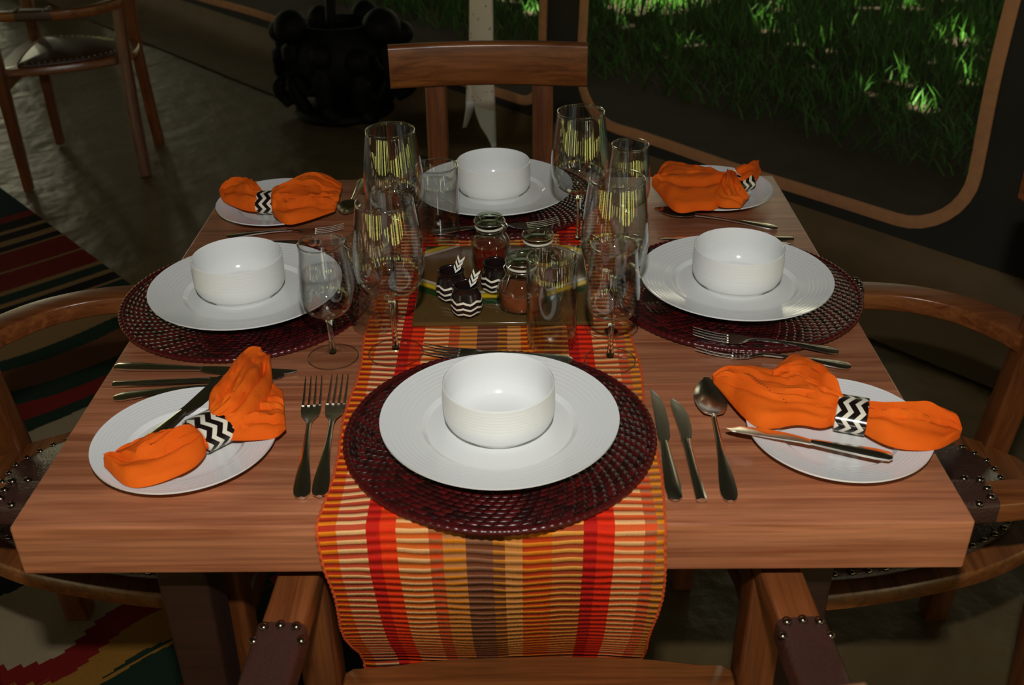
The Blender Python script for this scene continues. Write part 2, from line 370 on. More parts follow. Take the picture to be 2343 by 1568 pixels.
def rug_mat():
    m, nt, p, N, L = mat('kilim_weave')
    tc = N('ShaderNodeTexCoord'); sp = N('ShaderNodeSeparateXYZ'); L(tc.outputs['Object'], sp.inputs[0])   # object x = across, y = along the edge
    # stepped zigzags: jag depends on across position, amplitude grows toward the motif zone
    st = M_math(nt, 'DIVIDE', M_math(nt, 'FLOOR', M_math(nt, 'MULTIPLY', sp.outputs[0], 42)), 42)
    wn = N('ShaderNodeTexNoise'); wn.noise_dimensions = '2D'; wn.inputs['Scale'].default_value = 2.2; wn.inputs['Detail'].default_value = 1.5
    cb = N('ShaderNodeCombineXYZ'); L(st, cb.inputs[0]); L(M_math(nt, 'MULTIPLY', M_math(nt, 'FLOOR', M_math(nt, 'MULTIPLY', sp.outputs[1], 30)), 1 / 30), cb.inputs[1]); L(cb.outputs[0], wn.inputs[0])
    amp = N('ShaderNodeMapRange'); amp.inputs[1].default_value = 1.1; amp.inputs[2].default_value = 2.3; amp.inputs[3].default_value = .02; amp.inputs[4].default_value = .42; L(sp.outputs[1], amp.inputs[0])
    tri = M_math(nt, 'ABSOLUTE', M_math(nt, 'SUBTRACT', M_math(nt, 'FRACT', M_math(nt, 'MULTIPLY', st, 1.15)), .5))
    jag = M_math(nt, 'MULTIPLY', M_math(nt, 'ADD', M_math(nt, 'SUBTRACT', wn.outputs[0], .5), M_math(nt, 'MULTIPLY', tri, .55)), amp.outputs[0])
    v = M_math(nt, 'DIVIDE', M_math(nt, 'ADD', sp.outputs[1], jag), 3.6)
    rd = (120, 26, 20); tan = (150, 116, 72); och = (150, 104, 40); gr = (28, 46, 34); teal = (26, 44, 44); nv = (26, 34, 44); be = (160, 142, 112); dk = (24, 20, 18); br = (110, 66, 34)
    S = [(0, teal), (.30, rd), (.36, dk), (.43, tan), (.455, dk), (.52, tan), (.55, dk), (.60, tan), (.615, rd), (.75, tan), (.76, rd), (.90, tan), (.92, gr), (.98, tan), (1.0, dk), (1.06, tan), (1.08, gr), (1.14, tan),
         (1.32, gr), (1.38, br), (1.50, gr), (1.58, rd), (1.66, gr), (1.72, be), (1.80, rd), (1.95, nv), (2.28, be), (2.52, rd), (2.58, och), (2.64, gr), (2.70, rd), (2.76, nv)]
    S1 = [(a / 3.6, srgb(*c, .8)) for a, c in S]
    c1 = const_ramp(nt, v, S1)
    S2 = [(0, S1[-1][1]), (.825, srgb(*och, .8)), (.845, srgb(*nv, .8)), (.865, srgb(*och, .8)), (.885, srgb(*rd, .8)), (.905, srgb(*och, .8)), (.92, srgb(*rd, .8)), (.95, srgb(*be, .8)), (.98, srgb(*nv, .8)), (1.0, srgb(*be, .8))]
    c2 = const_ramp(nt, v, S2)
    mx = N('ShaderNodeMix'); mx.data_type = 'RGBA'; L(M_math(nt, 'GREATER_THAN', v, .81), mx.inputs[0]); L(c1, mx.inputs[6]); L(c2, mx.inputs[7]); L(mx.outputs[2], p.inputs['Base Color'])
    p.inputs['Roughness'].default_value = .95; p.inputs['Specular IOR Level'].default_value = .1
    wz = N('ShaderNodeTexNoise'); wz.inputs['Scale'].default_value = 350; L(tc.outputs['Object'], wz.inputs[0])
    b = N('ShaderNodeBump'); b.inputs['Strength'].default_value = .6; b.inputs['Distance'].default_value = .003; L(wz.outputs[0], b.inputs['Height']); L(b.outputs[0], p.inputs['Normal'])
    return m

def tray_mat():
    m, nt, p, N, L = mat('banded_tray_glaze')
    tc = N('ShaderNodeTexCoord'); sp = N('ShaderNodeSeparateXYZ'); L(tc.outputs['Object'], sp.inputs[0])
    ax = M_math(nt, 'ABSOLUTE', sp.outputs[0]); ay = M_math(nt, 'ABSOLUTE', sp.outputs[1])
    ay = M_math(nt, 'ABSOLUTE', M_math(nt, 'SUBTRACT', sp.outputs[1], .05)); d = M_math(nt, 'MAXIMUM', ay, M_math(nt, 'ADD', ay, M_math(nt, 'MULTIPLY', M_math(nt, 'SUBTRACT', ax, .06), .67)))
    br = srgb(98, 66, 34, 1)
    c = const_ramp(nt, M_math(nt, 'MULTIPLY', d, 5), [(0, br), (.405, srgb(190, 175, 150)), (.445, srgb(170, 140, 60)), (.46, srgb(215, 180, 40)), (.51, srgb(150, 110, 20)), (.525, srgb(36, 62, 26)), (.615, srgb(88, 66, 34))])
    L(c, p.inputs['Base Color']); p.inputs['Roughness'].default_value = .12
    return m

from mathutils import noise as mn
# ------------------------------------------------------------------ tent shell
A0 = Vector((-1.5, 5.027, 0)); E = Vector((.6722, -.7404, 0)); NN = Vector((.7404, .6722, 0))   # far wall: origin, along, outward
def WP(s, off, z): return A0 + E * s + NN * off + Vector((0, 0, z))
S0, S1_, TD, HT = -3.0, 8.2, -6.2, 2.7
WROT = math.atan2(E.y, E.x)
def wall_frame(o, origin, ang): o.matrix_world = Matrix.Translation(origin) @ Matrix.Rotation(ang, 4, 'Z')
def rr_outline(x0, x1, z0, z1, r, seg=8):
    pts = []
    for cx, cz, a0 in ((x1 - r, z0 + r, -90), (x1 - r, z1 - r, 0), (x0 + r, z1 - r, 90), (x0 + r, z0 + r, 180)):
        for k in range(seg + 1):
            a = R(a0 + 90 * k / seg); pts.append((cx + r * math.cos(a), cz + r * math.sin(a)))
    return pts
def holed_panel(name, outer, holes, th=.012):
    bm = bmesh.new()
    edges = []
    for loop in [outer] + holes:
        vs = [bm.verts.new((x, 0, z)) for x, z in loop]
        edges += [bm.edges.new((vs[i], vs[(i + 1) % len(vs)])) for i in range(len(vs))]
    bmesh.ops.triangle_fill(bm, use_beauty=True, edges=edges)
    ret = bmesh.ops.extrude_face_region(bm, geom=bm.faces[:])
    for v in [g for g in ret['geom'] if isinstance(g, bmesh.types.BMVert)]: v.co.y += th
    bmesh.ops.recalc_face_normals(bm, faces=bm.faces)
    me = bpy.data.meshes.new(name); bm.to_mesh(me); bm.free(); return me
def struct(o): o['kind'] = 'structure'; return o
def screen_mat():
    m = bpy.data.materials.new('insect_netting'); m.use_nodes = True; nt = m.node_tree; nt.nodes.clear(); N = nt.nodes.new; L = nt.links.new
    out = N('ShaderNodeOutputMaterial'); mx = N('ShaderNodeMixShader'); t = N('ShaderNodeBsdfTransparent'); d = N('ShaderNodeBsdfDiffuse'); d.inputs[0].default_value = srgb(46, 40, 34)
    mx.inputs[0].default_value = .5; L(t.outputs[0], mx.inputs[1]); L(d.outputs[0], mx.inputs[2]); L(mx.outputs[0], out.inputs[0]); return m
m_screen = screen_mat()
WINS = [(-2.2, 2.43, .185, 1.9, .13), (2.64, 4.19, .185, 1.9, .20), (4.62, 4.86, .12, 1.9, .05), (5.1, 5.28, .12, 1.9, .05), (5.6, 5.85, .12, 1.9, .05), (6.1, 6.5, .12, 1.9, .05), (6.75, 6.95, .12, 1.9, .05), (7.3, 7.8, .12, 1.9, .05)]
# outlines drawn a little irregular, as sewn canvas
def wout(w):
    x0, x1, z0, z1, r = w
    base = rr_outline(x0, x1, z0, z1, r); out = []
    for i, a in enumerate(base):
        b = base[(i + 1) % len(base)]; d = math.hypot(b[0] - a[0], b[1] - a[1]); n = max(1, int(d / .08))
        for k in range(n):
            x = a[0] + (b[0] - a[0]) * k / n; z = a[1] + (b[1] - a[1]) * k / n
            q = Vector((x * 2.2, z * 2.2, 4)); out.append((x + .014 * mn.noise(q) , z + .012 * mn.noise(q + Vector((7, 3, 1)))))
    return out
me = holed_panel('wall_far', [(S0, 0), (S1_, 0), (S1_, HT), (S0, HT)], [wout(w) for w in WINS])
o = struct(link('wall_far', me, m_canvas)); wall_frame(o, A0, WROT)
for i, w in enumerate(WINS):
    nm = 'window_%d' % (i + 1)
    ol = wout(w)
    if i > 1: continue          # unseen slits added so bright strips reflect in the glasses
    me = bpy.data.meshes.new(nm); me.from_pydata([(x, .014, z) for x, z in ol], [], [tuple(range(len(ol)))]); me.update()
    o = struct(link(nm, me, m_screen)); wall_frame(o, A0, WROT)
    mb = MB(); P = [(x, -.006, z) for x, z in ol]
    sweep(mb, P, rrect(.040, .010, .003, 2)[::-1], up=(0, 1, 0), closed=True)
    b = link('window_binding', mb.mesh('binding'), m_bind, o)
# olive sod cloth along the foot of the wall
mb = MB(); n = 90; prof = [(-.004, .13), (-.010, .09), (-.03, .045), (-.08, .016), (-.17, .006), (-.30, .0045), (-.40, .004)]
vs = []
for i in range(n + 1):
    s = S0 + .05 + (S1_ - S0 - .1) * i / n
    for k, (y, z) in enumerate(prof):
        wv = .020 * mn.noise(Vector((s * 3.0 + k * .35, k * .4, 2))) * (k in (2, 3, 4, 5)); vs.append((s, y - abs(wv) * 2, z + abs(wv) * .8))
m_ = len(prof); fs = [(i * m_ + k, i * m_ + k + 1, (i + 1) * m_ + k + 1, (i + 1) * m_ + k) for i in range(n) for k in range(m_ - 1)]
o = struct(link('trim_1', mesh('sod_cloth', vs, fs, 60), m_skirt)); wall_frame(o, A0, WROT)
# other three walls with unseen openings cut to feed reflections, floor and ceiling
Lw = S1_ - S0
def side_wall(name, p0, p1, holes):
    d = (p1 - p0); ln = d.length; me = holed_panel(name, [(0, 0), (ln, 0), (ln, HT), (0, HT)], [rr_outline(a, b, c, e, .1) for a, b, c, e in holes])
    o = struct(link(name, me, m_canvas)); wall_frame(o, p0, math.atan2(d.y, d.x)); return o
c00, c10, c11, c01 = WP(S0, 0, 0), WP(S1_, 0, 0), WP(S1_, TD, 0), WP(S0, TD, 0)
side_wall('wall_right', c10, c11, [(.5, .8, .1, 1.7), (1.1, 1.3, .1, 1.7), (1.7, 2.2, .1, 1.7), (2.6, 2.8, .1, 1.7), (3.1, 3.7, .1, 1.7), (4.2, 4.5, .1, 1.7), (5.0, 5.6, .1, 1.7)])
side_wall('wall_near', c11, c01, [(.5, .8, .1, 1.6), (1.2, 1.4, .1, 1.6), (1.9, 2.3, .1, 1.6), (2.9, 3.1, .1, 1.6), (3.4, 3.55, .1, 1.6), (3.9, 4.3, .1, 1.6), (4.7, 4.85, .1, 1.6), (5.2, 5.6, .1, 1.6), (6.0, 6.2, .1, 1.6), (6.6, 7.2, .1, 1.6), (7.7, 7.9, .1, 1.6), (8.4, 9.0, .1, 1.6), (9.5, 10.4, .1, 1.6)])
side_wall('wall_left', c01, c00, [(.4, 2.4, .1, 2.2), (3.0, 5.8, .1, 2.2)])
def slab(name, z0, z1, m):
    pts = [c00, c10, c11, c01]; vs = [(p.x, p.y, z) for z in (z0, z1) for p in pts]
    return struct(link(name, mesh(name, vs, [(0, 1, 2, 3), (4, 5, 6, 7), (0, 1, 5, 4), (1, 2, 6, 5), (2, 3, 7, 6), (3, 0, 4, 7)], smooth=False), m))
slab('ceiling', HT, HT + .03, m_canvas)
# floor as a fine grid so the groundsheet is gently rumpled
vs = []; nx, ny = 150, 90
from mathutils import noise as mn
for i in range(nx + 1):
    for j in range(ny + 1):
        p = WP(S0 + Lw * i / nx, TD * j / ny, 0)
        edge = min(i, nx - i, j, ny - j) == 0
        z = -.004 + (0 if edge else .006 * mn.noise(Vector((p.x * 2.2, p.y * 2.2, 0))) + .004 * mn.noise(Vector((p.x * 6, p.y * 6, 3))))
        vs.append((p.x, p.y, min(z, -.0005)))
fs = [(i * (ny + 1) + j, (i + 1) * (ny + 1) + j, (i + 1) * (ny + 1) + j + 1, i * (ny + 1) + j + 1) for i in range(nx) for j in range(ny)]
struct(link('floor', mesh('floor', vs, fs, 80), m_floor))

# ------------------------------------------------------------------ outdoors
vs = []; g = 80
for i in range(g + 1):
    for j in range(g + 1):
        x = -14 + 30 * i / g; y = -13 + 30 * j / g
        vs.append((x, y, -.06 + .03 * mn.noise(Vector((x, y, 5)))))
fs = [(i * (g + 1) + j, (i + 1) * (g + 1) + j, (i + 1) * (g + 1) + j + 1, i * (g + 1) + j + 1) for i in range(g) for j in range(g)]
go = link('ground', mesh('ground', vs, fs, 80), m_soil); struct(go)
m_lawn = simple('mown_lawn', srgb(158, 160, 84, 1), .9, bscale=1.6, var=.6)
q4 = [WP(-9, -6.9, -.03), WP(15, -6.9, -.03), WP(15, -17, -.03), WP(-9, -17, -.03)]
struct(link('lawn', mesh('lawn', [tuple(p) for p in q4] + [(p.x, p.y, -.2) for p in q4], [(0, 1, 2, 3), (4, 5, 6, 7), (0, 1, 5, 4), (1, 2, 6, 5), (2, 3, 7, 6), (3, 0, 4, 7)], smooth=False), m_lawn))
q4 = [WP(8.9, -6.9, -.03), WP(8.9, 9, -.03), WP(15, 9, -.03), WP(15, -6.9, -.03)]
struct(link('lawn', mesh('lawn', [tuple(p) for p in q4] + [(p.x, p.y, -.2) for p in q4], [(0, 1, 2, 3), (4, 5, 6, 7), (0, 1, 5, 4), (1, 2, 6, 5), (2, 3, 7, 6), (3, 0, 4, 7)], smooth=False), m_lawn))
q4 = [WP(-9, -6.8, -.03), WP(-3.7, -6.8, -.03), WP(-3.7, 9, -.03), WP(-9, 9, -.03)]
struct(link('lawn', mesh('lawn', [tuple(p) for p in q4] + [(p.x, p.y, -.2) for p in q4], [(0, 1, 2, 3), (4, 5, 6, 7), (0, 1, 5, 4), (1, 2, 6, 5), (2, 3, 7, 6), (3, 0, 4, 7)], smooth=False), m_lawn))
mb = MB(); r2 = random.Random(3)
for i in range(32000):
    s = r2.uniform(-1.0, 7.6); off = 1.05 + 4.6 * r2.random() ** 1.25
    if off < 1.5 and r2.random() > (off - .9) * 1.4: continue
    p = WP(s, off, -.06); h = r2.uniform(.06, .19) * (1.15 if off > 2 else .7); a = r2.uniform(0, 6.28); w = r2.uniform(.003, .007)
    dx, dy = math.cos(a), math.sin(a); ln = r2.uniform(.02, .12); b2 = r2.uniform(0, 6.28)
    lx, ly = ln * math.cos(b2), ln * math.sin(b2)
    mb.add([(p.x - dx * w, p.y - dy * w, p.z), (p.x + dx * w, p.y + dy * w, p.z), (p.x + lx * .4 + dx * w * .8, p.y + ly * .4 + dy * w * .8, p.z + h * .6), (p.x + lx * .4 - dx * w * .8, p.y + ly * .4 - dy * w * .8, p.z + h * .6), (p.x + lx, p.y + ly, p.z + h)],
           [(0, 1, 2, 3), (3, 2, 4)])
me = bpy.data.meshes.new('grass'); me.from_pydata(mb.v, [], mb.f); me.update()
tag(link('grass', me, m_grass), 'green meadow grass growing outside beyond the netting window', 'grass', kind='stuff')
# unseen tree added to dapple the grass; leaves kept where their shadows are wanted
tr = empty('added_shade_tree', tuple(WP(7.0, 6.5, -.06)))
tag(tr, 'unseen leafy tree added outside to dapple the sun on the grass', 'tree')
mb = MB(); sweep(mb, [(0, 0, -.1), (.05, 0, 1.5), (-.1, .1, 3), (-.5, .1, 4.4), (-1.6, .0, 5.4)], circ(.16, 12), up=(0, 1, 0), scale=[1.4, 1, .9, .7, .3]); link('trunk', mb.mesh(), m_bark, tr)
mb = MB(); T0 = WP(7.0, 6.5, -.06)
sunv = Vector((.40, .36, -.98)).normalized()
hole = Vector((.75, 5.95, 0))
for i in range(60000):
    s = r2.uniform(-5, 6); off = r2.uniform(-2.8, 4.2); z = r2.uniform(4.2, 5.4)
    p = WP(s, off, z); q = p - sunv * (p.z / sunv.z)   # where its shadow falls
    qs, qo = (q - A0).dot(E), (q - A0).dot(NN)
    if qs < -2.5 or qs > 6.2 or qo < .2 or qo > 6: continue
    if qo > 1.7 and mn.noise(Vector((q.x * 5, q.y * 5, 1))) > .40 - .03 * qo: continue
    if (qs - .80) ** 2 / .09 + (qo - 2.62) ** 2 / .22 < 1: continue  # gap left in the added crown for a sun patch
    L_ = p - T0; a = r2.uniform(0, 6.28); w = r2.uniform(.05, .10)
    ax = Vector((math.cos(a), math.sin(a), r2.uniform(-.4, .4))) * w; bx = Vector((-math.sin(a), math.cos(a), r2.uniform(-.4, .4))) * w * .7
    mb.add([L_ - ax, L_ + bx, L_ + ax, L_ - bx], [(0, 1, 2, 3)])
me = bpy.data.meshes.new('leaves'); me.from_pydata([tuple(v) for v in mb.v], [], mb.f); me.update(); link('foliage', me, m_leaf, tr)

# ------------------------------------------------------------------ rug
eo = Vector((-1.952, 2.877, 0)); ed = Vector((.679, -.734, 0)); ang = math.atan2(-ed.x, ed.y)   # object y runs along the edge
rug = bpy.data.objects.new('kilim_rug', None)
vs = []; nx, ny = 30, 60
for i in range(nx + 1):
    for j in range(ny + 1): vs.append((2.2 * i / nx, -.5 + 4.1 * j / ny, .0022))
n0 = len(vs); vs += [(x, y, .0004) for x, y, z in vs]
fs = [(i * (ny + 1) + j, (i + 1) * (ny + 1) + j, (i + 1) * (ny + 1) + j + 1, i * (ny + 1) + j + 1) for i in range(nx) for j in range(ny)]
fs += [tuple(k + n0 for k in f) for f in fs]
for j in range(ny): fs += [(j, j + 1, j + 1 + n0, j + n0), (nx * (ny + 1) + j, nx * (ny + 1) + j + 1, nx * (ny + 1) + j + 1 + n0, nx * (ny + 1) + j + n0)]
for i in range(nx): a, b = i * (ny + 1), (i + 1) * (ny + 1); fs += [(a, b, b + n0, a + n0), (a + ny, b + ny, b + ny + n0, a + ny + n0)]
bpy.data.objects.remove(rug)
rug = link('kilim_rug', mesh('rug', vs, fs), rug_mat())
xa = Vector((-.734, -.679, 0))
rug.matrix_world = Matrix(((xa.x, ed.x, 0, eo.x), (xa.y, ed.y, 0, eo.y), (0, 0, 1, 0), (0, 0, 0, 1)))
tag(rug, 'red navy and ochre kilim rug under the left side of the dining table', 'rug')

# ------------------------------------------------------------------ table
TW, TDp, TH, TT = 1.020, .997, .0658, .75
tb = empty('dining_table', (0, TDp / 2, 0)); tag(tb, 'thick wooden dining table laid for four with an orange striped runner', 'table')
mb = MB(); box(mb, (0, 0, TT - TH / 2), (TW, TDp, TH), bev=.0035); link('tabletop', mb.mesh(), m_table, tb)
m_shaded_wood = wood('shaded_underframe_wood', srgb(36, 18, 10, 1), srgb(54, 28, 15, 1), 'x', rough=.5)  # shade under the tabletop is put into this dark leg and apron colour
for sx, sy, dx, dy in ((0, -1, .945, .025), (0, 1, .945, .025), (-1, 0, .025, .894), (1, 0, .025, .894)):
    mb = MB(); box(mb, (sx * .460, sy * .460, TT - TH - .0112), (dx, dy, .0224), bev=.002); link('apron', mb.mesh(), m_shaded_wood, tb)
for sx in (-1, 1):
    for sy in (-1, 1):
        mb = MB(); sweep(mb, [(sx * .372, sy * .405, 0.0 if (sx, sy) == (1, 1) else .0024), (sx * .366, sy * .405, TT - TH)], rrect(.062, .062, .006), up=(0, 1, 0), scale=[.8, 1]); link('leg', mb.mesh(), m_shaded_wood, tb)

# ------------------------------------------------------------------ chairs (local: origin on floor below seat front, +y points toward the table)
def arm_path(sgn, n=6):
    pts = [(.268, .024), (.270, -.06), (.274, -.14), (.276, -.22), (.262, -.30), (.222, -.365), (.160, -.410), (.112, -.430)]
    return smoothpath([(sgn * x, y, 0) for x, y in pts], n)
def seat_hw(u):   # half width of seat at depth u
    K_ = [(0, .243), (.1, .236), (.2, .216), (.28, .192), (.35, .158), (.40, .122), (.44, .07)]
    for (a, b), (c, d) in zip(K_, K_[1:]):
        if u <= c: return b + (d - b) * (u - a) / (c - a)
    return K_[-1][1]
def make_chair():
    root = empty('armchair')
    H = .628
    for sg in (-1, 1):
        mb = MB(); sweep(mb, [(sg * .268, -.005, 0), (sg * .268, -.005, .45), (sg * .268, -.005, H)], rrect(.046, .042, .006), up=(0, 1, 0), scale=[.78, 1, 1]); link('leg', mb.mesh(), m_chair_z, root)
        mb = MB(); sweep(mb, smoothpath([(sg * .188, -.424, 0), (sg * .154, -.418, .22), (sg * .126, -.418, .44), (sg * .113, -.430, .63), (sg * .112, -.442, .76), (sg * .112, -.452, .905)], 5), rrect(.044, .040, .006), up=(0, 1, 0)); link('rear_leg', mb.mesh(), m_chair_z, root)
        path = [(p.x, p.y, H + .016) for p in arm_path(sg)]
        mb = MB(); sweep(mb, path, rrect(.047, .031, .004, 3), up=(0, 0, 1)); arm = link('armrest', mb.mesh(), m_chair_y, root)
        ip = [p for p in path if -.237 < p[1] < -.113]
        mb = MB(); sweep(mb, [(x, y, z + .0018) for x, y, z in ip], rrect(.053, .037, .009, 4), up=(0, 0, 1)); pad = link('arm_pad', mb.mesh(), m_leather, root)
        ends = [(ip[0], 1), (ip[-1], -1)]
        for (x, y, z), e in ends:
            for k, (dx, dy) in enumerate(((-.017, -.006), (0, -.004), (.017, -.006), (-.0245, -.020), (.0245, -.020))):
                ms = MB(); lift = .0215 if abs(dx) < .02 else .0175
                sphere(ms, (x + dx, y + e * dy, z + lift), .0052, 1, 1, .75, 10, 6); link('stud', ms.mesh('stud', 80), m_stud, pad)
    # seat: wooden rim with leather inset
    out = []
    us = [0, .06, .12, .18, .24, .29, .33, .37, .40, .425, .44]
    Rr = [(seat_hw(u), -u) for u in us]
    out = [(0, .022), (.12, .018), (.20, .008)] + Rr + [(0, -.447)] + [(-x, y) for x, y in Rr[::-1]] + [(-.20, .008), (-.12, .018)]
    out = [(p.x, p.y) for p in smoothpath([(x, y, 0) for x, y in out], 3, True)]
    cx, cy = 0, -.225
    def ring(k, z): return [(cx + (x - cx) * k[0], cy + (y - cy) * k[1], z) for x, y in out]
    lay = [ring((.98, .98), .420), ring((1, 1), .424), ring((1, 1), .446), ring((.985, .985), .45), ring((.80, .71), .45), ring((.79, .70), .44)]
    n = len(out); mb = MB(); vs = [p for l in lay for p in l]
    fs = [(a * n + i, a * n + (i + 1) % n, (a + 1) * n + (i + 1) % n, (a + 1) * n + i) for a in range(len(lay) - 1) for i in range(n)]
    fs += [(5 * n + i, 5 * n + (i + 1) % n, (i + 1) % n, i) for i in range(n)]
    mb.add(vs, fs); link('seat_frame', mb.mesh(angle=40), m_chair_x, root)
    lay = [ring((.86, .75), .450), ring((.855, .745), .456), ring((.80, .70), .462), ring((.5, .45), .474), ring((.2, .2), .478), ring((.01, .01), .478)]
    vs = [p for l in lay for p in l]; mb = MB()
    fs = [(a * n + i, a * n + (i + 1) % n, (a + 1) * n + (i + 1) % n, (a + 1) * n + i) for a in range(len(lay) - 1) for i in range(n)]
    fs += [tuple(range(n)), tuple(range(5 * n, 6 * n))]
    mb.add(vs, fs); seat = link('seat', mb.mesh(angle=60), m_leather, root)
    st = ring((.845, .735), .459); ln = sum((Vector(st[i]) - Vector(st[i - 1])).length for i in range(n)); acc = 0; nxt = 0
    for i in range(n):
        a, b = Vector(st[i - 1]), Vector(st[i]); d = (b - a).length
        while nxt <= acc + d:
            p = a.lerp(b, (nxt - acc) / d); ms = MB(); sphere(ms, (p.x, p.y, p.z), .0052, 1, 1, .75, 8, 5); link('stud', ms.mesh('stud', 80), m_stud, seat); nxt += ln / 58
        acc += d
    # stretcher rails under the seat between the legs
    mb = MB(); box(mb, (0, -.012, .398), (.50, .022, .042), bev=.003); link('front_rail', mb.mesh(), m_chair_x, root)
    # back board, gently curved
    pts = smoothpath([(-.202, -.437, .889), (-.10, -.452, .889), (0, -.457, .889), (.10, -.452, .889), (.202, -.437, .889)], 6)
    pts = [(p.x, p.y + .026, p.z) for p in pts]
    mb = MB(); sweep(mb, pts, rrect(.024, .088, .007, 3)); link('backrest', mb.mesh(), m_chair_x, root)
    return root
ch = make_chair()
CH = [((.052, .074), .3, 'wooden armchair with leather arm pads in the foreground under the near table edge'),
      ((-.028, .800), 180, 'wooden armchair at the far side of the table with its broad backrest facing the camera'),
      ((.345, .437), 90, 'wooden armchair tucked under the right side of the table beside the window wall'),
      ((-.350, .445), -90, 'wooden armchair tucked under the left side of the table on the kilim rug')]
for i, ((x, y), a, lab) in enumerate(CH):
    o = ch if i == 0 else copy_tree(ch)
    o.location = (x, y, .0024 if i in (0, 3) else 0); o.rotation_euler = (0, 0, R(a)); tag(o, lab, 'chair', 'armchairs around the table')
    if i == 0: o.scale = (1, 1.125, 1)
bg = copy_tree(ch); bg.scale = (1, 1, 1); fr = Vector((-1.875, 3.115)); rr = Vector((-1.485, 3.175)); d = fr - rr
bg.location = (fr.x, fr.y, 0); bg.rotation_euler = (0, 0, math.atan2(d.y, d.x) - math.pi / 2); tag(bg, 'dark wooden armchair standing apart in the background at upper left', 'chair'); del bg['group']

# ------------------------------------------------------------------ runner
def make_runner():
    prof = [(.985, .7525)] + [(y / 100, .7525) for y in range(96, 0, -4)] + [(.006, .7525), (-.001, .7518), (-.0045, .748), (-.0055, .74), (-.006, .72), (-.0062, .70), (-.005, .685), (.0, .665), (.008, .635), (.019, .60), (.033, .565), (.050, .53), (.070, .495), (.090, .465), (.105, .435), (.110, .40), (.108, .375)]
    nx = 44; vs = []; uvs = []; L = 0; th = .0016; top = []
    for k, (y, z) in enumerate(prof):
        if k: L += math.hypot(y - prof[k - 1][0], z - prof[k - 1][1])
        hang = max(0, .70 - z)
        row = []
        for i in range(nx + 1):
            u = i / nx; x = -.180 + .367 * u + (1 - y) * 0
            x += .003 * math.sin(L * 30) * (1 if i in (0, nx) else 0)
            yy = y + hang * .028 * math.sin(u * 9 + 1.0) * (.6 + .4 * math.sin(z * 12)); zz = z
            if hang > 0: x = .003 + (x - .003) * (1 - hang * .10) + .02 * hang * math.sin(z * 15) * (u - .5)
            row.append((x, yy, zz)); uvs.append((u, L))
        top.append(row)
    m = nx + 1; n = len(prof)
    for row in top: vs += row
    # underside, pushed in along the profile normal
    for k, row in enumerate(top):
        a = prof[max(k - 1, 0)]; b = prof[min(k + 1, n - 1)]; ty, tz = b[0] - a[0], b[1] - a[1]; q = math.hypot(ty, tz); ny, nz = -tz / q, ty / q
        # front/top side normal is (-|tz|, ...) so step the other way
        if k < 25: ny, nz = 0, -1
        elif ny < 0: ny, nz = -ny, -nz
        vs += [(x, y + ny * th, z + nz * th) for x, y, z in row]
    o = n * m; fs = []
    for k in range(n - 1):
        for i in range(nx):
            a = k * m + i; fs.append((a, a + 1, a + m + 1, a + m)); fs.append((o + a, o + a + m, o + a + m + 1, o + a + 1))
    for k in range(n - 1):
        for i in (0, nx): a = k * m + i; fs.append((a, a + m, o + a + m, o + a))
    for i in range(nx): fs.append((i, i + 1, o + i + 1, o + i)); a = (n - 1) * m + i; fs.append((a, a + 1, o + a + 1, o + a))
    me = bpy.data.meshes.new('runner'); me.from_pydata(vs, [], fs); me.update()
    ul = me.uv_layers.new(name='UVMap'); UV = uvs + uvs
    for lp in me.loops: ul.data[lp.index].uv = UV[lp.vertex_index]
    me.shade_smooth(); me.set_sharp_from_angle(angle=R(50))
    o = link('table_runner', me, m_runner); tag(o, 'orange red and brown striped ribbed table runner hanging over the near table edge', 'table runner')
    # whipped edge along both long sides
    for i in (0, nx):
        mb = MB(); pts = []; 
        for a, b in zip(top, top[1:]):
            A, B = Vector(a[i]), Vector(b[i]); q = max(1, int((B - A).length / .0025))
            pts += [A.lerp(B, t / q) for t in range(q)]
        sc = [1 + .35 * math.sin(j * 1.6) for j in range(len(pts))]
        sweep(mb, pts, circ(.0016, 6), up=(1, 0, 0), scale=sc); link('edging', mb.mesh(), m_edge, o)
m_edge = simple('orange_edging', srgb(196, 74, 20, 1.1), .8)
make_runner()

# ------------------------------------------------------------------ place settings
def uv_disc(name, rings, n=120, ku=72, kv=150):
    """disc with polar uv; rings = [(r,z)]"""
    vs = []; uvs = []; m = len(rings)
    for i in range(n + 1):
        a = 2 * math.pi * i / n
        for r, z in rings: vs.append((r * math.cos(a), r * math.sin(a), z)); uvs.append((ku * i / n, r * kv))
    fs = [(i * m + k, (i + 1) * m + k, (i + 1) * m + k + 1, i * m + k + 1) for i in range(n) for k in range(m - 1)]
    me = bpy.data.meshes.new(name); me.from_pydata(vs, [], fs); me.update()
    ul = me.uv_layers.new(name='UVMap')
    for lp in me.loops: ul.data[lp.index].uv = uvs[lp.vertex_index]
    me.shade_smooth(); me.set_sharp_from_angle(angle=R(50)); return me
RM = .183
def make_mat():
    root = empty('round_placemat')
    rings = [(.0005, 0), (RM - .004, 0), (RM - .004, .0055)] + [(RM - .006 - k * .0125, .0066) for k in range(14)] + [(.0005, .0066)]
    link('woven_disc', uv_disc('placemat', rings), m_weave, root)
    # coiled rim wrapped with cane
    mb = MB(); P = [(math.cos(2 * math.pi * i / 480) * (RM - .003), math.sin(2 * math.pi * i / 480) * (RM - .003), .0040) for i in range(480)]
    sweep(mb, P, circ(.0042, 8), closed=True, scale=[1 + .13 * math.sin(i * math.pi / 2) for i in range(480)]); link('rim', mb.mesh(angle=70), m_rim, root)
    return root
m_rim = simple('maroon_rim', srgb(70, 14, 14, 1), .3)
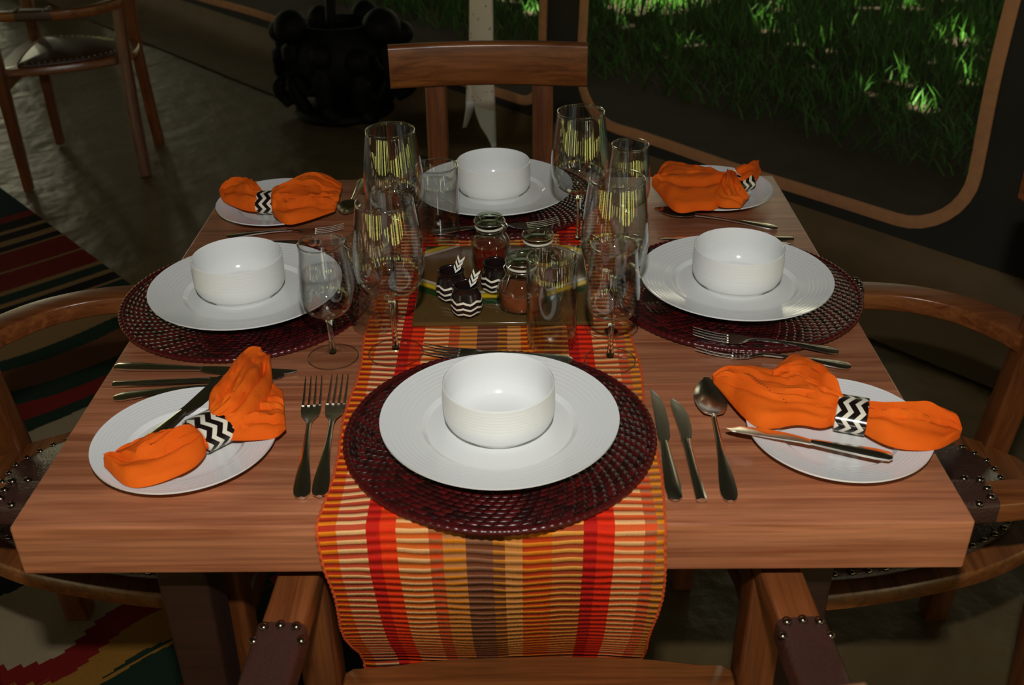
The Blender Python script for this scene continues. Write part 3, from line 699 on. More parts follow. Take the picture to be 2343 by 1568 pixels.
def make_plate(name, Rp, h, well, ridges=True):
    root = empty(name)
    p = [(0.0001, .004), (well * .9, .0040), (well, .0048), (well + .006, .0095)]
    q = 30
    for k in range(q + 1):
        t = k / q; r = well + .006 + (Rp - .003 - well - .006) * t; z = .0095 + (h - .0105) * t ** 1.15
        if ridges and .25 < t < .95: z += .00016 * math.sin(t * 50)
        p.append((r, z))
    p += [(Rp, h), (Rp, h - .0022), (Rp - .004, h - .0042), (well + .012, .0045), (well + .002, .0), (well - .004, 0), (well - .006, .0015), (0.0001, .0015)]
    link('dish', lathe_mesh('plate', p, 128, 30), m_white, root)
    return root
def lathe_one(name, prof, m, n=96, angle=30): return link(name, lathe_mesh(name, prof, n, angle), m)
BR = .065
bowl_prof = [(.0001, .0065), (.042, .0068), (.052, .010), (.0585, .018), (.0605, .028), (.0618, .050), (.0626, .0588), (.0638, .0602), (.065, .0590), (.0648, .050), (.0650, .032), (.0648, .028), (.0644, .0265), (.0646, .0240), (.0642, .0170), (.0610, .0110), (.0540, .0070), (.0505, .0012), (.0495, 0), (.046, 0), (.045, .004), (.0001, .0045)]
# fine ridges on the outside wall
bp = bowl_prof[:9] + [(BR - .0001 + .00022 * math.sin(k * 2.1), .0575 - .0013 * k) for k in range(22)] + bowl_prof[13:]
ZT = TT
pl0 = make_plate('dinner_plate', .14, .021, .086); mt0 = make_mat(); bw0 = lathe_one('soup_bowl', bp, m_white); 
PS = [(.0080, .1600, .0074, .1640, 'near', 'in the middle of the near table edge', .0026), (-.3690, .5130, -.3775, .5150, 'left', 'on the left side of the table', .0), (.3500, .5210, .3522, .5255, 'right', 'on the right side of the table', .0026), (-.0123, .887, -.0123, .888, 'far', 'at the far side of the table', .0026)]
for i, (x, y, bx, by, w, loc, dz) in enumerate(PS):
    m = mt0 if i == 0 else copy_tree(mt0); z0 = ZT + dz + .0002; m.location = (x, y, z0); m.rotation_euler = (0, 0, i * 1.3)
    tag(m, 'round maroon woven rattan placemat ' + loc, 'placemat', 'maroon placemats')
    p = pl0 if i == 0 else copy_tree(pl0); p.location = (x, y, z0 + .0082); tag(p, 'large white dinner plate ' + loc, 'plate', 'white dinner plates')
    b = bw0 if i == 0 else copy_tree(bw0); b.location = (bx, by, z0 + .0124); tag(b, 'white soup bowl on the plate ' + loc, 'bowl', 'white soup bowls')
sp0 = make_plate('side_plate', .1060, .0175, .064)
SP = [(-.3585, .1410, 'near left', 'holding a napkin'), (.4040, .1520, 'near right', 'under a butter knife'), (-.3920, .8545, 'far left', 'holding a napkin'), (.3790, .9000, 'far right', 'mostly covered by its napkin')]
for i, (x, y, w, loc) in enumerate(SP):
    p = sp0 if i == 0 else copy_tree(sp0); p.location = (x, y, ZT + .0002); tag(p, 'small white side plate at the ' + w + ' table corner, ' + loc, 'plate', 'white side plates')

# ------------------------------------------------------------------ napkins with rings
NAP = {'NL': [{'a': [(-0.3535, 0.1388), (-0.3687, 0.1337), (-0.3935, 0.1237), (-0.422, 0.1113), (-0.4338, 0.0947)], 'b': [(-0.3241, 0.0925), (-0.335, 0.0748), (-0.3681, 0.0485), (-0.3962, 0.0473), (-0.4325, 0.0825)]}, {'a': [(-0.3338, 0.1858), (-0.3189, 0.2341), (-0.2983, 0.2645), (-0.2618, 0.2332)], 'b': [(-0.2985, 0.1293), (-0.2797, 0.1308), (-0.2528, 0.1348), (-0.2425, 0.1523)], 'z': .0}, {'a': [(-0.3401, 0.1859), (-0.3434, 0.2069), (-0.336, 0.2651), (-0.3303, 0.3025), (-0.3096, 0.3222)], 'b': [(-0.306, 0.1355), (-0.2850, 0.1500), (-0.2756, 0.1901), (-0.2754, 0.2385), (-0.2912, 0.3052)], 'z': .007}],
 'NR': [{'a': [(0.4142, 0.1985), (0.4151, 0.2278), (0.3999, 0.2638), (0.3823, 0.294), (0.3432, 0.2543)], 'b': [(0.3989, 0.1659), (0.3788, 0.1571), (0.3731, 0.1755), (0.3642, 0.204), (0.3448, 0.2239)], 'z': .007}, {'a': [(0.4117, 0.189), (0.39, 0.2232), (0.3595, 0.2541), (0.3107, 0.2844), (0.2726, 0.2554)], 'b': [(0.3936, 0.1497), (0.3811, 0.1463), (0.3574, 0.1529), (0.3065, 0.1518), (0.2739, 0.2431)]}, {'a': [(0.4493, 0.179), (0.475, 0.1721), (0.5142, 0.1818), (0.5394, 0.1657), (0.5421, 0.1387)], 'b': [(0.4283, 0.1315), (0.4463, 0.1124), (0.47, 0.1019), (0.5021, 0.1032), (0.5342, 0.124)]}],
 'FL': [{'a': [(-0.4191, 0.8712), (-0.4489, 0.9184), (-0.4758, 0.9322), (-0.4958, 0.9254), (-0.5034, 0.8917)], 'b': [(-0.4188, 0.7978), (-0.438, 0.8098), (-0.4653, 0.83), (-0.4855, 0.8504), (-0.4977, 0.875)]}, {'a': [(-0.3907, 0.8439), (-0.3653, 0.8634), (-0.3222, 0.8828), (-0.2833, 0.8612)], 'b': [(-0.3775, 0.7705), (-0.3548, 0.7479), (-0.3244, 0.7618), (-0.2829, 0.8021)]}, {'a': [(-0.3936, 0.8702), (-0.3651, 0.9048), (-0.3368, 0.9471), (-0.2845, 0.9069)], 'b': [(-0.3813, 0.7818), (-0.3573, 0.8001), (-0.3317, 0.8033), (-0.2797, 0.8312)], 'z': .007}],
 'FR': [{'a': [(0.4103, 0.9308), (0.3799, 0.9382), (0.3412, 0.9727), (0.3091, 1.0057), (0.2724, 0.9195)], 'b': [(0.3912, 0.8436), (0.368, 0.7952), (0.3376, 0.7903), (0.2966, 0.7875), (0.2707, 0.9046)]}, {'a': [(0.4127, 0.9307), (0.4252, 0.9046), (0.4252, 0.8629), (0.4307, 0.8326)], 'b': [(0.3795, 0.8642), (0.3654, 0.8244), (0.3744, 0.7894), (0.4068, 0.7847)], 'z': .006}, {'a': [(0.4229, 0.9436), (0.4419, 0.9519), (0.4637, 0.9737), (0.4805, 1.0054)], 'b': [(0.4194, 0.8734), (0.4329, 0.8834), (0.4555, 0.908), (0.4752, 0.951)], 'z': .004}]}
def resample(pts, n):
    P = smoothpath([(x, y, 0) for x, y in pts], 10); d = [0]
    for a, b in zip(P, P[1:]): d.append(d[-1] + (b - a).length)
    out = []
    for i in range(n + 1):
        t = d[-1] * i / n; k = 0
        while k < len(d) - 2 and d[k + 1] < t: k += 1
        q = (t - d[k]) / max(1e-9, d[k + 1] - d[k]); out.append(P[k].lerp(P[k + 1], q))
    return out
def wing(mb, w, seed, base=ZT + .019):
    rn = random.Random(seed); nt_, ns = 34, 30
    A = resample(w['a'], nt_); B = resample(w['b'], nt_); zo = w.get('z', 0)
    cr = [(rn.uniform(-.7, .7), rn.uniform(-.5, .5), rn.uniform(.004, .008), rn.uniform(.035, .09)) for _ in range(5)]
    ph = rn.uniform(0, 6)
    top = []; bot = []
    for i in range(nt_ + 1):
        t = i / nt_
        for j in range(ns + 1):
            s = j / ns * 2 - 1; p = A[i].lerp(B[i], j / ns)
            cap = max(0, 1 - max(0, (t - .82) / .18) ** 2)
            bul = (1 - s * s) ** .45 if abs(s) < 1 else 0
            h = (.0105 + .0115 * math.sin(min(1, t * 1.15 + .12) * math.pi) ** .8) * bul * (.25 + .75 * cap)
            # gathered pleats by the ring, loosening outward
            h += bul * min(1, t * 5) * (.0040 * (1 - t) ** .8) * math.sin(s * 11 + ph + 1.5 * math.sin(t * 4))
            h += bul * .0040 * math.sin(t * 7 + s * 3 + ph) * min(1, t * 5)
            for s0, ds, a, wd in cr:
                q = (s - s0 - ds * t) / wd
                h += bul * a * math.exp(-abs(q)) * math.sin(min(1, t * 2.2) * math.pi * .75)
                h -= bul * a * .9 * math.exp(-((q - 1.6) ** 2)) * min(1, t * 3)
            h += bul * .004 * mn.noise(Vector((p.x * 45, p.y * 45, seed)))
            top.append((p.x, p.y, base + zo + max(h, 0) + .001)); bot.append((p.x, p.y, base + zo - .0012 + .15 * max(h, 0)))
    m = ns + 1; o = len(top); fs = []
    for i in range(nt_):
        for j in range(ns):
            a = i * m + j; fs += [(a, a + 1, a + m + 1, a + m), (o + a, o + a + m, o + a + m + 1, o + a + 1)]
    for i in range(nt_):
        for j in (0, ns): a = i * m + j; fs.append((a, a + m, o + a + m, o + a))
    for j in range(ns):
        fs.append((j, j + 1, o + j + 1, o + j)); a = nt_ * m + j; fs.append((a, a + 1, o + a + 1, o + a))
    mb.add(top + bot, fs)
def ring_mesh(hw=.027, hh=.0165, ln=.036, th=.0024, n=56):
    """flattened tube, axis along x; uv on outside"""
    vs = []; uvs = []
    lay = [(-ln / 2, 0, 0), (-ln / 2 + .001, th, .03), (ln / 2 - .001, th, .97), (ln / 2, 0, 1), (ln / 2, -.0005, 1), (-ln / 2, -.0005, 0)]
    m = len(lay)
    for i in range(n + 1):
        a = 2 * math.pi * i / n
        for x, g_, v in lay: vs.append((x, (hw + g_) * math.cos(a), (hh + g_) * math.sin(a))); uvs.append((i / n, v))
    fs = [(i * m + k, (i + 1) * m + k, (i + 1) * m + (k + 1) % m, i * m + (k + 1) % m) for i in range(n) for k in range(m)]
    me = bpy.data.meshes.new('ring'); me.from_pydata(vs, [], fs); me.update(); ul = me.uv_layers.new(name='UVMap')
    for lp in me.loops: ul.data[lp.index].uv = uvs[lp.vertex_index]
    me.shade_smooth(); me.set_sharp_from_angle(angle=R(50)); return me
RINGS = {'NL': (-.330, .143, 47), 'NR': (.422, .166, -20), 'FL': (-.402, .832, 0), 'FR': (.424, .908, 32)}
NLAB = {'NL': 'near left', 'NR': 'near right', 'FL': 'far left', 'FR': 'far right'}
NSH = {'NL': 'one end standing up', 'NR': 'opened wide with dotted hemstitching', 'FL': 'both ends spread evenly', 'FR': 'collapsed over the rim'}
for q, (key, ws) in enumerate(NAP.items()):
    mb = MB()
    rx, ry, ra = RINGS[key]; zc = ZT + .0235
    for k, w in enumerate(ws):
        w = dict(w)
        for sd_ in ('a', 'b'):
            x0, y0 = w[sd_][0]; w[sd_] = [(rx + (x0 - rx) * .5, ry + (y0 - ry) * .5), (rx + (x0 - rx) * .85, ry + (y0 - ry) * .85)] + list(w[sd_][1:])
        wing(mb, w, q * 10 + k + 1)
    # bunched cloth passing through the ring
    ca, sa = math.cos(R(ra)), math.sin(R(ra)); hw_, hh_ = .0255, .0150
    sec = [(hw_ * math.cos(2 * math.pi * k / 28) * (1 + .03 * math.sin(9 * k)), hh_ * math.sin(2 * math.pi * k / 28)) for k in range(28)]
    sweep(mb, [(rx + ca * t, ry + sa * t, zc) for t in (-.030, -.024, -.012, 0, .012, .024, .030)], sec, scale=[.5, .9, 1, 1, 1, .9, .5])
    me = mb.mesh('napkin', 70)
    o = link('napkin', me, m_napkin); tag(o, 'orange napkin on the %s side plate, %s' % (NLAB[key], NSH[key]), 'napkin', 'orange napkins')
    if key == 'NR':
        hs = MB()
        a, b = Vector((.314, .235)), Vector((.345, .172))
        bm = bmesh.new(); bm.from_mesh(me)
        from mathutils.bvhtree import BVHTree
        bv = BVHTree.FromBMesh(bm)
        for k in range(15):
            p = a.lerp(b, k / 14); hit = bv.ray_cast(Vector((p.x, p.y, 1.2)), Vector((0, 0, -1)))
            if hit[0]: sphere(hs, (p.x, p.y, hit[0].z + .0001), .0011, 1, 1, .3, 6, 4)
        bm.free(); tag(link('hemstitching', hs.mesh(), simple('dark_hemstitch', srgb(110, 40, 8), .9), o), 'line of small dark hemstitch holes')
    rg = link('napkin_ring', ring_mesh(), m_ring, None, (rx, ry, zc), (0, 0, R(ra)))
    tag(rg, 'black napkin ring with white zigzags holding the %s napkin' % NLAB[key], 'napkin ring', 'zigzag napkin rings')

# ------------------------------------------------------------------ cutlery (local: lies along +y, tip at +y, z=0 on the surface)
def strip(mb, st, n=5):
    """st: (y, halfwidth, z, thickness, cup) -> closed lens section"""
    vs = []; m = 2 * n
    for y, w, z, th, cup in st:
        for k in range(n): s = -1 + 2 * k / (n - 1); vs.append((w * s, y, z + th / 2 * (1 - .6 * s * s) + cup * s * s))
        for k in range(n): s = 1 - 2 * k / (n - 1); vs.append((w * s, y, z - th / 2 * (1 - .6 * s * s) + cup * s * s))
    fs = [(i * m + k, i * m + (k + 1) % m, (i + 1) * m + (k + 1) % m, (i + 1) * m + k) for i in range(len(st) - 1) for k in range(m)]
    fs += [tuple(range(m)), tuple(range((len(st) - 1) * m, len(st) * m))]
    mb.add(vs, fs)
def handle(mb, L, z1=.006, w=.0095):
    """from y=0 (butt) to y=L (neck)"""
    st = []
    for t, k in ((0, .35), (.02, .72), (.06, .95), (.12, 1), (.25, .88), (.45, .58), (.7, .36), (.9, .30), (1, .30)):
        st.append((t * L, w * k, .0022 + z1 * math.sin(t * math.pi * .62) * .8, .0038 + .0012 * (1 - abs(t - .5)), 0))
    strip(mb, st, 7); return st[-1]
def make_fork(Ltot=.20):
    root = empty('fork'); s = Ltot / .20
    mb = MB(); e = handle(mb, .112 * s); z = e[2]
    link('handle', mb.mesh(), m_steel, root)
    mb = MB(); y0 = .112 * s
    strip(mb, [(y0 - .001, .0029, z, .0040, 0), (y0 + .008 * s, .0045, z - .001, .003, 0), (y0 + .018 * s, .0105, z - .0035, .0022, .001), (y0 + .028 * s, .0122, z - .0050, .0020, .0015), (y0 + .040 * s, .0124, z - .0052, .0020, .0014)], 7)
    for k in range(4):
        x = (-1.5 + k) * .0069
        vs = []; st = [(y0 + .038 * s, z - .0048), (y0 + .054 * s, z - .0044), (y0 + .070 * s, z - .0025), (y0 + .088 * s, z + .0012)]
        P = [Vector((x, a, b + .0012)) for a, b in st]; sweep(mb, P, rrect(.0030, .0018, .0006, 2), scale=[1.1, 1, .8, .35])
    link('tines', mb.mesh(), m_steel, root); return root
def make_spoon(Ltot=.20):
    root = empty('spoon'); s = Ltot / .20
    mb = MB(); e = handle(mb, .130 * s); link('handle', mb.mesh(), m_steel, root)
    mb = MB(); y0 = .130 * s; st = []
    for t in [0, .04, .1, .2, .35, .5, .65, .8, .9, .97, 1]:
        w = .0205 * (max(0, math.sin(math.pi * min(1, t * .93 + .07) ** .9)) ** .65) if 0 < t < 1 else .0028 if t == 0 else .004
        dep = .0075 * math.sin(math.pi * t) ** .7 if 0 < t < 1 else 0
        st.append((y0 - .001 + .068 * s * t, max(w, .0028), e[2] * (1 - t) + .0075 * t + .0015 - dep + .001, .0016 if t > .1 else .003, dep * .95))
    strip(mb, st, 13); link('spoon_bowl', mb.mesh(angle=60), m_steel, root); return root
def make_knife(Ltot=.22, kind='steak'):
    root = empty('table_knife' if kind != 'butter' else 'butter_knife'); s = Ltot
    mb = MB()
    if kind == 'slim': st = [(0, .0055, .004, .006, 0), (.002, .0062, .004, .0068, 0), (.25 * s, .0056, .004, .0066, 0), (.50 * s, .0050, .0042, .006, 0), (.56 * s, .0062, .0044, .004, 0)]
    else: st = [(0, .003, .0035, .003, 0), (.02 * s, .0078, .0038, .006, 0), (.10 * s, .0090, .004, .0072, 0), (.25 * s, .0075, .004, .0066, 0), (.42 * s, .0052, .0042, .006, 0), (.48 * s, .0045, .0044, .005, 0)]
    strip(mb, st, 7); link('handle', mb.mesh(), m_steel, root)
    y0 = st[-1][0]; mb = MB(); Lb = Ltot - y0
    if kind == 'steak': cv = [(0, -.0045, .0045), (.10, -.006, .0085), (.3, -.006, .0105), (.6, -.0055, .0100), (.8, -.005, .0070), (.93, -.0045, .0015), (1, -.004, -.003)]
    else: cv = [(0, -.0058, .0058), (.12, -.0052, .0085), (.3, -.006, .0105), (.6, -.0075, .0110), (.85, -.0080, .0060), (.95, -.007, .001), (1, -.005, -.003)]
    vs = []
    for t, a, b in cv:
        y = y0 - .001 + Lb * t
        for x, z in ((a, .0035), ((a + b) / 2, .0028), (b, .0030), (b, .0034), ((a + b) / 2, .0048), (a, .0052)): vs.append((x, y, z))
    n = 6; fs = [(i * n + k, i * n + (k + 1) % n, (i + 1) * n + (k + 1) % n, (i + 1) * n + k) for i in range(len(cv) - 1) for k in range(n)] + [tuple(range(n)), tuple(range((len(cv) - 1) * n, len(cv) * n))]
    mb.add(vs, fs); link('blade', mb.mesh(angle=30), m_steel, root); return root
protos = {'fork': make_fork(), 'spoon': make_spoon(), 'knife': make_knife(.222, 'steak'), 'slim': make_knife(.205, 'slim'), 'butter': make_knife(.19, 'butter')}
used = set()
def lay(kind, butt, tip, label, z=ZT + .0006, tiltz=0, group=None, flip=1, length=None):
    base = {'fork': .20, 'spoon': .197, 'knife': .222, 'slim': .205, 'butter': .19}[kind]
    p = protos[kind] if kind not in used else copy_tree(protos[kind]); used.add(kind)
    d = Vector(tip) - Vector(butt); L = length or d.length; k = L / base
    p.location = (butt[0], butt[1], z); a = math.atan2(d.y, d.x) - math.pi / 2
    p.rotation_euler = Matrix.Rotation(a, 3, 'Z').__matmul__(Matrix.Rotation(tiltz, 3, 'X')).to_euler()
    p.scale = (flip, k, 1); cat = {'fork': 'fork', 'spoon': 'spoon'}.get(kind, 'knife')
    tag(p, label, cat, group)
G = ZT + .0006
lay('fork', (-.207, .043), (-.233, .284), 'outer silver dinner fork left of the near placemat', G)
lay('fork', (-.187, .043), (-.199, .284), 'inner silver dinner fork beside the runner left of the near placemat', G + .0022)
lay('knife', (.199, .033), (.2005, .256), 'pointed silver steak knife right of the near placemat', G, flip=1)
lay('slim', (.227, .032), (.225, .232), 'silver knife with squared handle end between steak knife and soup spoon', G)
lay('spoon', (.258, .032), (.269, .270), 'silver soup spoon reflecting the napkin right of the near placemat', G)
lay('fork', (.101, .312), (-.098, .338), 'silver dessert fork lying behind the near dinner plate', ZT + .0105, length=.20)
lay('spoon', (.464, .748), (.266, .820), 'silver soup spoon below the far right side plate', G, length=.21)
lay('slim', (.479, .700), (.258, .712), 'silver knife between soup spoon and right dinner plate', G)
lay('knife', (.470, .678), (.245, .684), 'silver steak knife nearest the right dinner plate', G)
lay('fork', (.457, .343), (.266, .376), 'silver fork touching the edge of the right placemat', G + .001, tiltz=.045)
lay('fork', (.463, .306), (.268, .352), 'silver fork partly under the near right napkin', G)
lay('fork', (.202, .600), (.228, .437), 'silver dessert fork on the right placemat beside the wine glasses', ZT + .009, length=.17)
lay('knife', (-.504, .321), (-.258, .301), 'silver steak knife below the left placemat', G)
lay('slim', (-.490, .275), (-.272, .290), 'slim silver knife behind the near left side plate', G)
lay('spoon', (-.480, .246), (-.290, .277), 'silver soup spoon partly under the near left side plate', G)
lay('butter', (-.405, .120), (-.346, .254), 'butter knife resting on the near left side plate under the napkin', ZT + .0125, tiltz=.03, length=.16)
lay('fork', (-.455, .735), (-.262, .760), 'silver dinner fork behind the left bowl nearer the far edge', G)
lay('fork', (-.430, .700), (-.250, .705), 'silver dinner fork just behind the left dinner plate', G)
lay('spoon', (-.258, .990), (-.268, .812), 'silver soup spoon beside the far left side plate', G, length=.18)
lay('fork', (-.110, .718), (.098, .752), 'silver dessert fork lying on the far placemat', ZT + .0115)
lay('butter', (.445, .083), (.268, .146), 'butter knife lying across the near right side plate', ZT + .0185, length=.185)
lay('butter', (.470, .960), (.345, .880), 'butter knife resting across the far right side plate under the napkin', ZT + .0185, length=.15)

# ------------------------------------------------------------------ glasses
def make_wine(name, H, Rm, Rr, stem, Rf):
    root = empty(name)
    # foot: shallow cone with a rounded lip
    mb = MB(); sweep(mb, [((Rf - .0006) * math.cos(2 * math.pi * k / 64), (Rf - .0006) * math.sin(2 * math.pi * k / 64), .0011) for k in range(64)], circ(.0009, 6), closed=True); link('foot_rim', mb.mesh(angle=80), m_lip, root)
    link('foot', lathe_mesh('foot', [(.0001, 0), (Rf * .85, 0), (Rf, .0008), (Rf, .0016), (Rf * .5, .0030), (.008, .0055), (.0045, .0105), (.0001, .0105)], 64), m_foot, root)
    link('stem', lathe_mesh('stem', [(.0001, .0104), (.0050, .0104), (.0036, .020), (.0032, stem * .6), (.0040, stem * .85), (.0065, stem - .004), (.0095, stem), (.0001, stem)], 32), m_glass, root)
    Hb = H - stem; pr = []
    K_ = [(0, .14), (.02, .42), (.055, .64), (.11, .82), (.19, .94), (.29, .995), (.40, 1.0), (.53, .975), (.68, .93), (.84, .87), (1, Rr / Rm)]
    P = smoothpath([(r * Rm, 0, stem + t * Hb) for t, r in K_], 4)
    pr = [(p.x, p.z) for p in P]; inner = [(max(.0002, r - .0012), z + (.002 if i < 6 else 0)) for i, (r, z) in enumerate(pr)]
    link('glass_bowl', lathe_mesh('glass_bowl', [(.0001, stem)] + pr + [(Rr - .0006, H + .0004)] + inner[::-1] + [(.0001, stem + .002)], 72, 80), m_thin, root)
    mb = MB(); sweep(mb, [((Rr - .0006) * math.cos(2 * math.pi * k / 72), (Rr - .0006) * math.sin(2 * math.pi * k / 72), H) for k in range(72)], circ(.0010, 6), closed=True); link('rim', mb.mesh(angle=80), m_lip, root)
    return root
m_foot = thin_glass('foot_glass', (.998, 1, .998, 1), .45)
def make_tumbler(H=.132, Rb=.0335):
    root = empty('tumbler')
    link('base', lathe_mesh('tumbler_base', [(.0001, .001), (Rb * .80, .0), (Rb * .93, .003), (Rb * .955, .009), (Rb * .90, .0095), (Rb * .7, .0085), (.0001, .008)], 64), m_foot, root)
    pr = [(Rb * .93, .003), (Rb * .97, .010), (Rb * .985, .022), (Rb, H * .6), (Rb * 1.0, H - .001)]
    inn = [(r - .0016, z) for r, z in pr[1:]]
    link('glass_wall', lathe_mesh('glass_wall', pr + [(Rb - .0008, H)] + inn[::-1] + [(.001, .0115), (.0001, .0115)], 72, 60), m_thin, root)
    mb = MB(); sweep(mb, [((Rb - .0009) * math.cos(2 * math.pi * k / 72), (Rb - .0009) * math.sin(2 * math.pi * k / 72), H - .0005) for k in range(72)], circ(.0013, 6), closed=True); link('rim', mb.mesh(angle=80), m_lip, root)
    return root
big = make_wine('large_wine_glass', .220, .0450, .0362, .088, .0370); sml = make_wine('small_wine_glass', .168, .0345, .0292, .064, .0340); tum = make_tumbler()
C = ZT + .0030
GL = [(big, -.134, .350, C, 'large wine glass standing on the left edge of the runner behind the forks'), (big, -.155, .620, C, 'large wine glass at far left of the tray before the dark background'),
      (big, .128, .697, C, 'large wine glass standing between the far dinner plate and the right spoon'), (big, .1600, .416, C, 'large wine glass behind the small wine glass on the right of the tray'),
      (sml, -.218, .345, G - .0002, 'small wine glass standing on bare wood beside the left placemat'), (sml, .206, .700, G - .0002, 'small wine glass farthest right behind the large ones'), (sml, .151, .325, C, 'small wine glass nearest the near right knives on the runner'),
      (tum, -.170, .425, C, 'straight tumbler half hidden behind the large left wine glass'), (tum, -.097, .706, C, 'straight tumbler in front of the far dinner plate'), (tum, .075, .369, C, 'straight tumbler in front of the sealed jars')]
seen = set(); GG = {id(big): 'large wine glasses', id(sml): 'small wine glasses', id(tum): 'straight tumblers'}
for pr_, x, y, z, lab in GL:
    o = pr_ if id(pr_) not in seen else copy_tree(pr_); seen.add(id(pr_)); o.location = (x, y, z); o.rotation_euler = (0, 0, x * 20)
    tag(o, 'clear ' + lab, 'glass', GG[id(pr_)])

# ------------------------------------------------------------------ tray, jars and salt pots
ty = .547
mb = MB(); box(mb, (0, 0, .0035), (.254, .254, .007), bev=.002)
tray = link('square_tray', mb.mesh(), tray_mat(), None, (.0085, ty, ZT + .0034)); tag(tray, 'square brown glazed tray with green and yellow bands in the centre of the table', 'tray')
ZJ = ZT + .0108
def make_jar(body, contents, cm):
    root = empty('swing_top_jar')
    H = body[-1][1]; rn = body[-1][0]
    pr = [(.0001, 0)] + body; inn = [(max(.0002, r - .002), max(z, .003)) for r, z in pr]
    link('jar_body', lathe_mesh('jar_body', pr + inn[::-1], 56, 50), m_jarthin, root)
    if contents:
        c = [(max(.0002, r - .0028), max(z, .004)) for r, z in pr if z < contents]; c.append((c[-1][0] * .99, contents)); c.append((.0001, contents + .001)); link('relish', lathe_mesh('relish', [(.0001, .004)] + c[1:], 48, 50), cm, root)
    mb = MB(); sweep(mb, [((rn + .0006) * math.cos(2 * math.pi * k / 40), (rn + .0006) * math.sin(2 * math.pi * k / 40), H + .0012) for k in range(40)], circ(.0019, 8), closed=True); link('rubber_seal', mb.mesh(angle=80), simple('pale_rubber', srgb(200, 196, 178), .6) if 'pale_rubber' not in bpy.data.materials else bpy.data.materials['pale_rubber'], root)
    z = H + .003
    link('lid', lathe_mesh('lid', [(.0001, z), (rn + .001, z), (rn + .0022, z + .002), (rn + .0022, z + .0105), (rn + .0005, z + .0125), (rn - .004, z + .0125), (rn - .0062, z + .0105), (rn - .008, z + .0055), (.0001, z + .0045)], 56, 40), m_lid, root)
    # wire bail: collar, lid loop, and lever
    mb = MB()
    col_ = [((rn - .0005) * math.cos(2 * math.pi * k / 32), (rn - .0005) * math.sin(2 * math.pi * k / 32), H - .004) for k in range(32)]; sweep(mb, col_, circ(.0009, 6), closed=True)
    lp = [((rn + .0032) * math.cos(2 * math.pi * k / 32), (rn + .0032) * math.sin(2 * math.pi * k / 32), z + .0065) for k in range(32)]; sweep(mb, lp, circ(.0009, 6), closed=True)
    for sg in (-1, 1):
        a = sg * .22; x, y = rn * math.cos(a), rn * math.sin(a)
        sweep(mb, smoothpath([((rn + .0032) * math.cos(a), (rn + .0032) * math.sin(a), z + .0065), (rn + .008, y, z + .001), (rn + .004, y * .9, H - .006), (rn + .009, y * 1.2, H - .016), (rn + .012, y * .9, H - .030)], 5), circ(.0009, 6))
    sweep(mb, [(rn + .012, -.22 * rn * .9, H - .030), (rn + .0125, 0, H - .0315), (rn + .012, .22 * rn * .9, H - .030)], circ(.0009, 6))
    link('wire_bail', mb.mesh(angle=80), m_wire, root)
    return root
m_lid = thin_glass('lid_glass', (.80, .86, .78, 1), 1.8)
tall = [(.024, 0), (.0275, .004), (.029, .018), (.0292, .040), (.027, .050), (.0215, .057), (.0200, .060), (.0200, .070)]
squat = [(.026, 0), (.0330, .006), (.0362, .018), (.0358, .030), (.031, .042), (.0235, .052), (.0200, .056), (.0200, .065)]
J = make_jar(tall, .043, m_jamred); J.location = (-.012, .590, ZJ); J.rotation_euler = (0, 0, R(-25)); tag(J, 'tall swing-top glass jar of dark red relish at the back left of the tray', 'jar', 'swing-top glass jars')
J = make_jar(squat, .014, m_jambrown); J.location = (.060, .548, ZJ); J.rotation_euler = (0, 0, R(60)); tag(J, 'nearly empty swing-top glass jar at the right of the tray behind the tumbler', 'jar', 'swing-top glass jars')
J = make_jar(squat, .030, m_jambrown); J.location = (.036, .464, ZJ); J.rotation_euler = (0, 0, R(215)); tag(J, 'round swing-top glass jar half full of reddish brown relish at the front of the tray', 'jar', 'swing-top glass jars')
def make_pot():
    pr = [(.0150, 0), (.0195, .003), (.0225, .011), (.0228, .021), (.0205, .031), (.0180, .038), (.0185, .0435), (.0195, .0455), (.0178, .0462), (.0160, .044), (.0155, .034), (.0170, .024)]
    P = [(p.x, p.z) for p in smoothpath([(r, 0, z) for r, z in pr], 3)]; m = len(P); vs = []; uvs = []; n = 48
    for i in range(n + 1):
        a = 2 * math.pi * i / n
        for k, (r, z) in enumerate(P): vs.append((r * math.cos(a), r * math.sin(a), z)); uvs.append((i / n, z / .046 if k < 25 else .9))
    fs = [(i * m + k, (i + 1) * m + k, (i + 1) * m + k + 1, i * m + k + 1) for i in range(n) for k in range(m - 1)]
    b = len(vs); vs += [(0, 0, 0), (0, 0, .024)]; uvs += [(0, 0), (0, .9)]
    fs += [(b, (i + 1) * m, i * m) for i in range(n)] + [(b + 1, i * m + m - 1, (i + 1) * m + m - 1) for i in range(n)]
    me = bpy.data.meshes.new('pot'); me.from_pydata(vs, [], fs); me.update(); ul = me.uv_layers.new(name='UVMap')
    for lp in me.loops: ul.data[lp.index].uv = uvs[lp.vertex_index]
    me.shade_smooth(); me.set_sharp_from_angle(angle=R(50)); return me
pm = make_pot()
PT = [(-.0425, .446, 'front zigzag black and white condiment pot on the tray'), (-.066, .492, 'zigzag black and white condiment pot behind the front pot on the tray'), (-.0020, .517, 'zigzag black and white condiment pot between the two relish jars')]
for x, y, lab in PT:
    o = link('condiment_pot', pm, m_pot, None, (x, y, ZJ), (0, 0, x * 30)); tag(o, lab, 'pot', 'zigzag condiment pots')
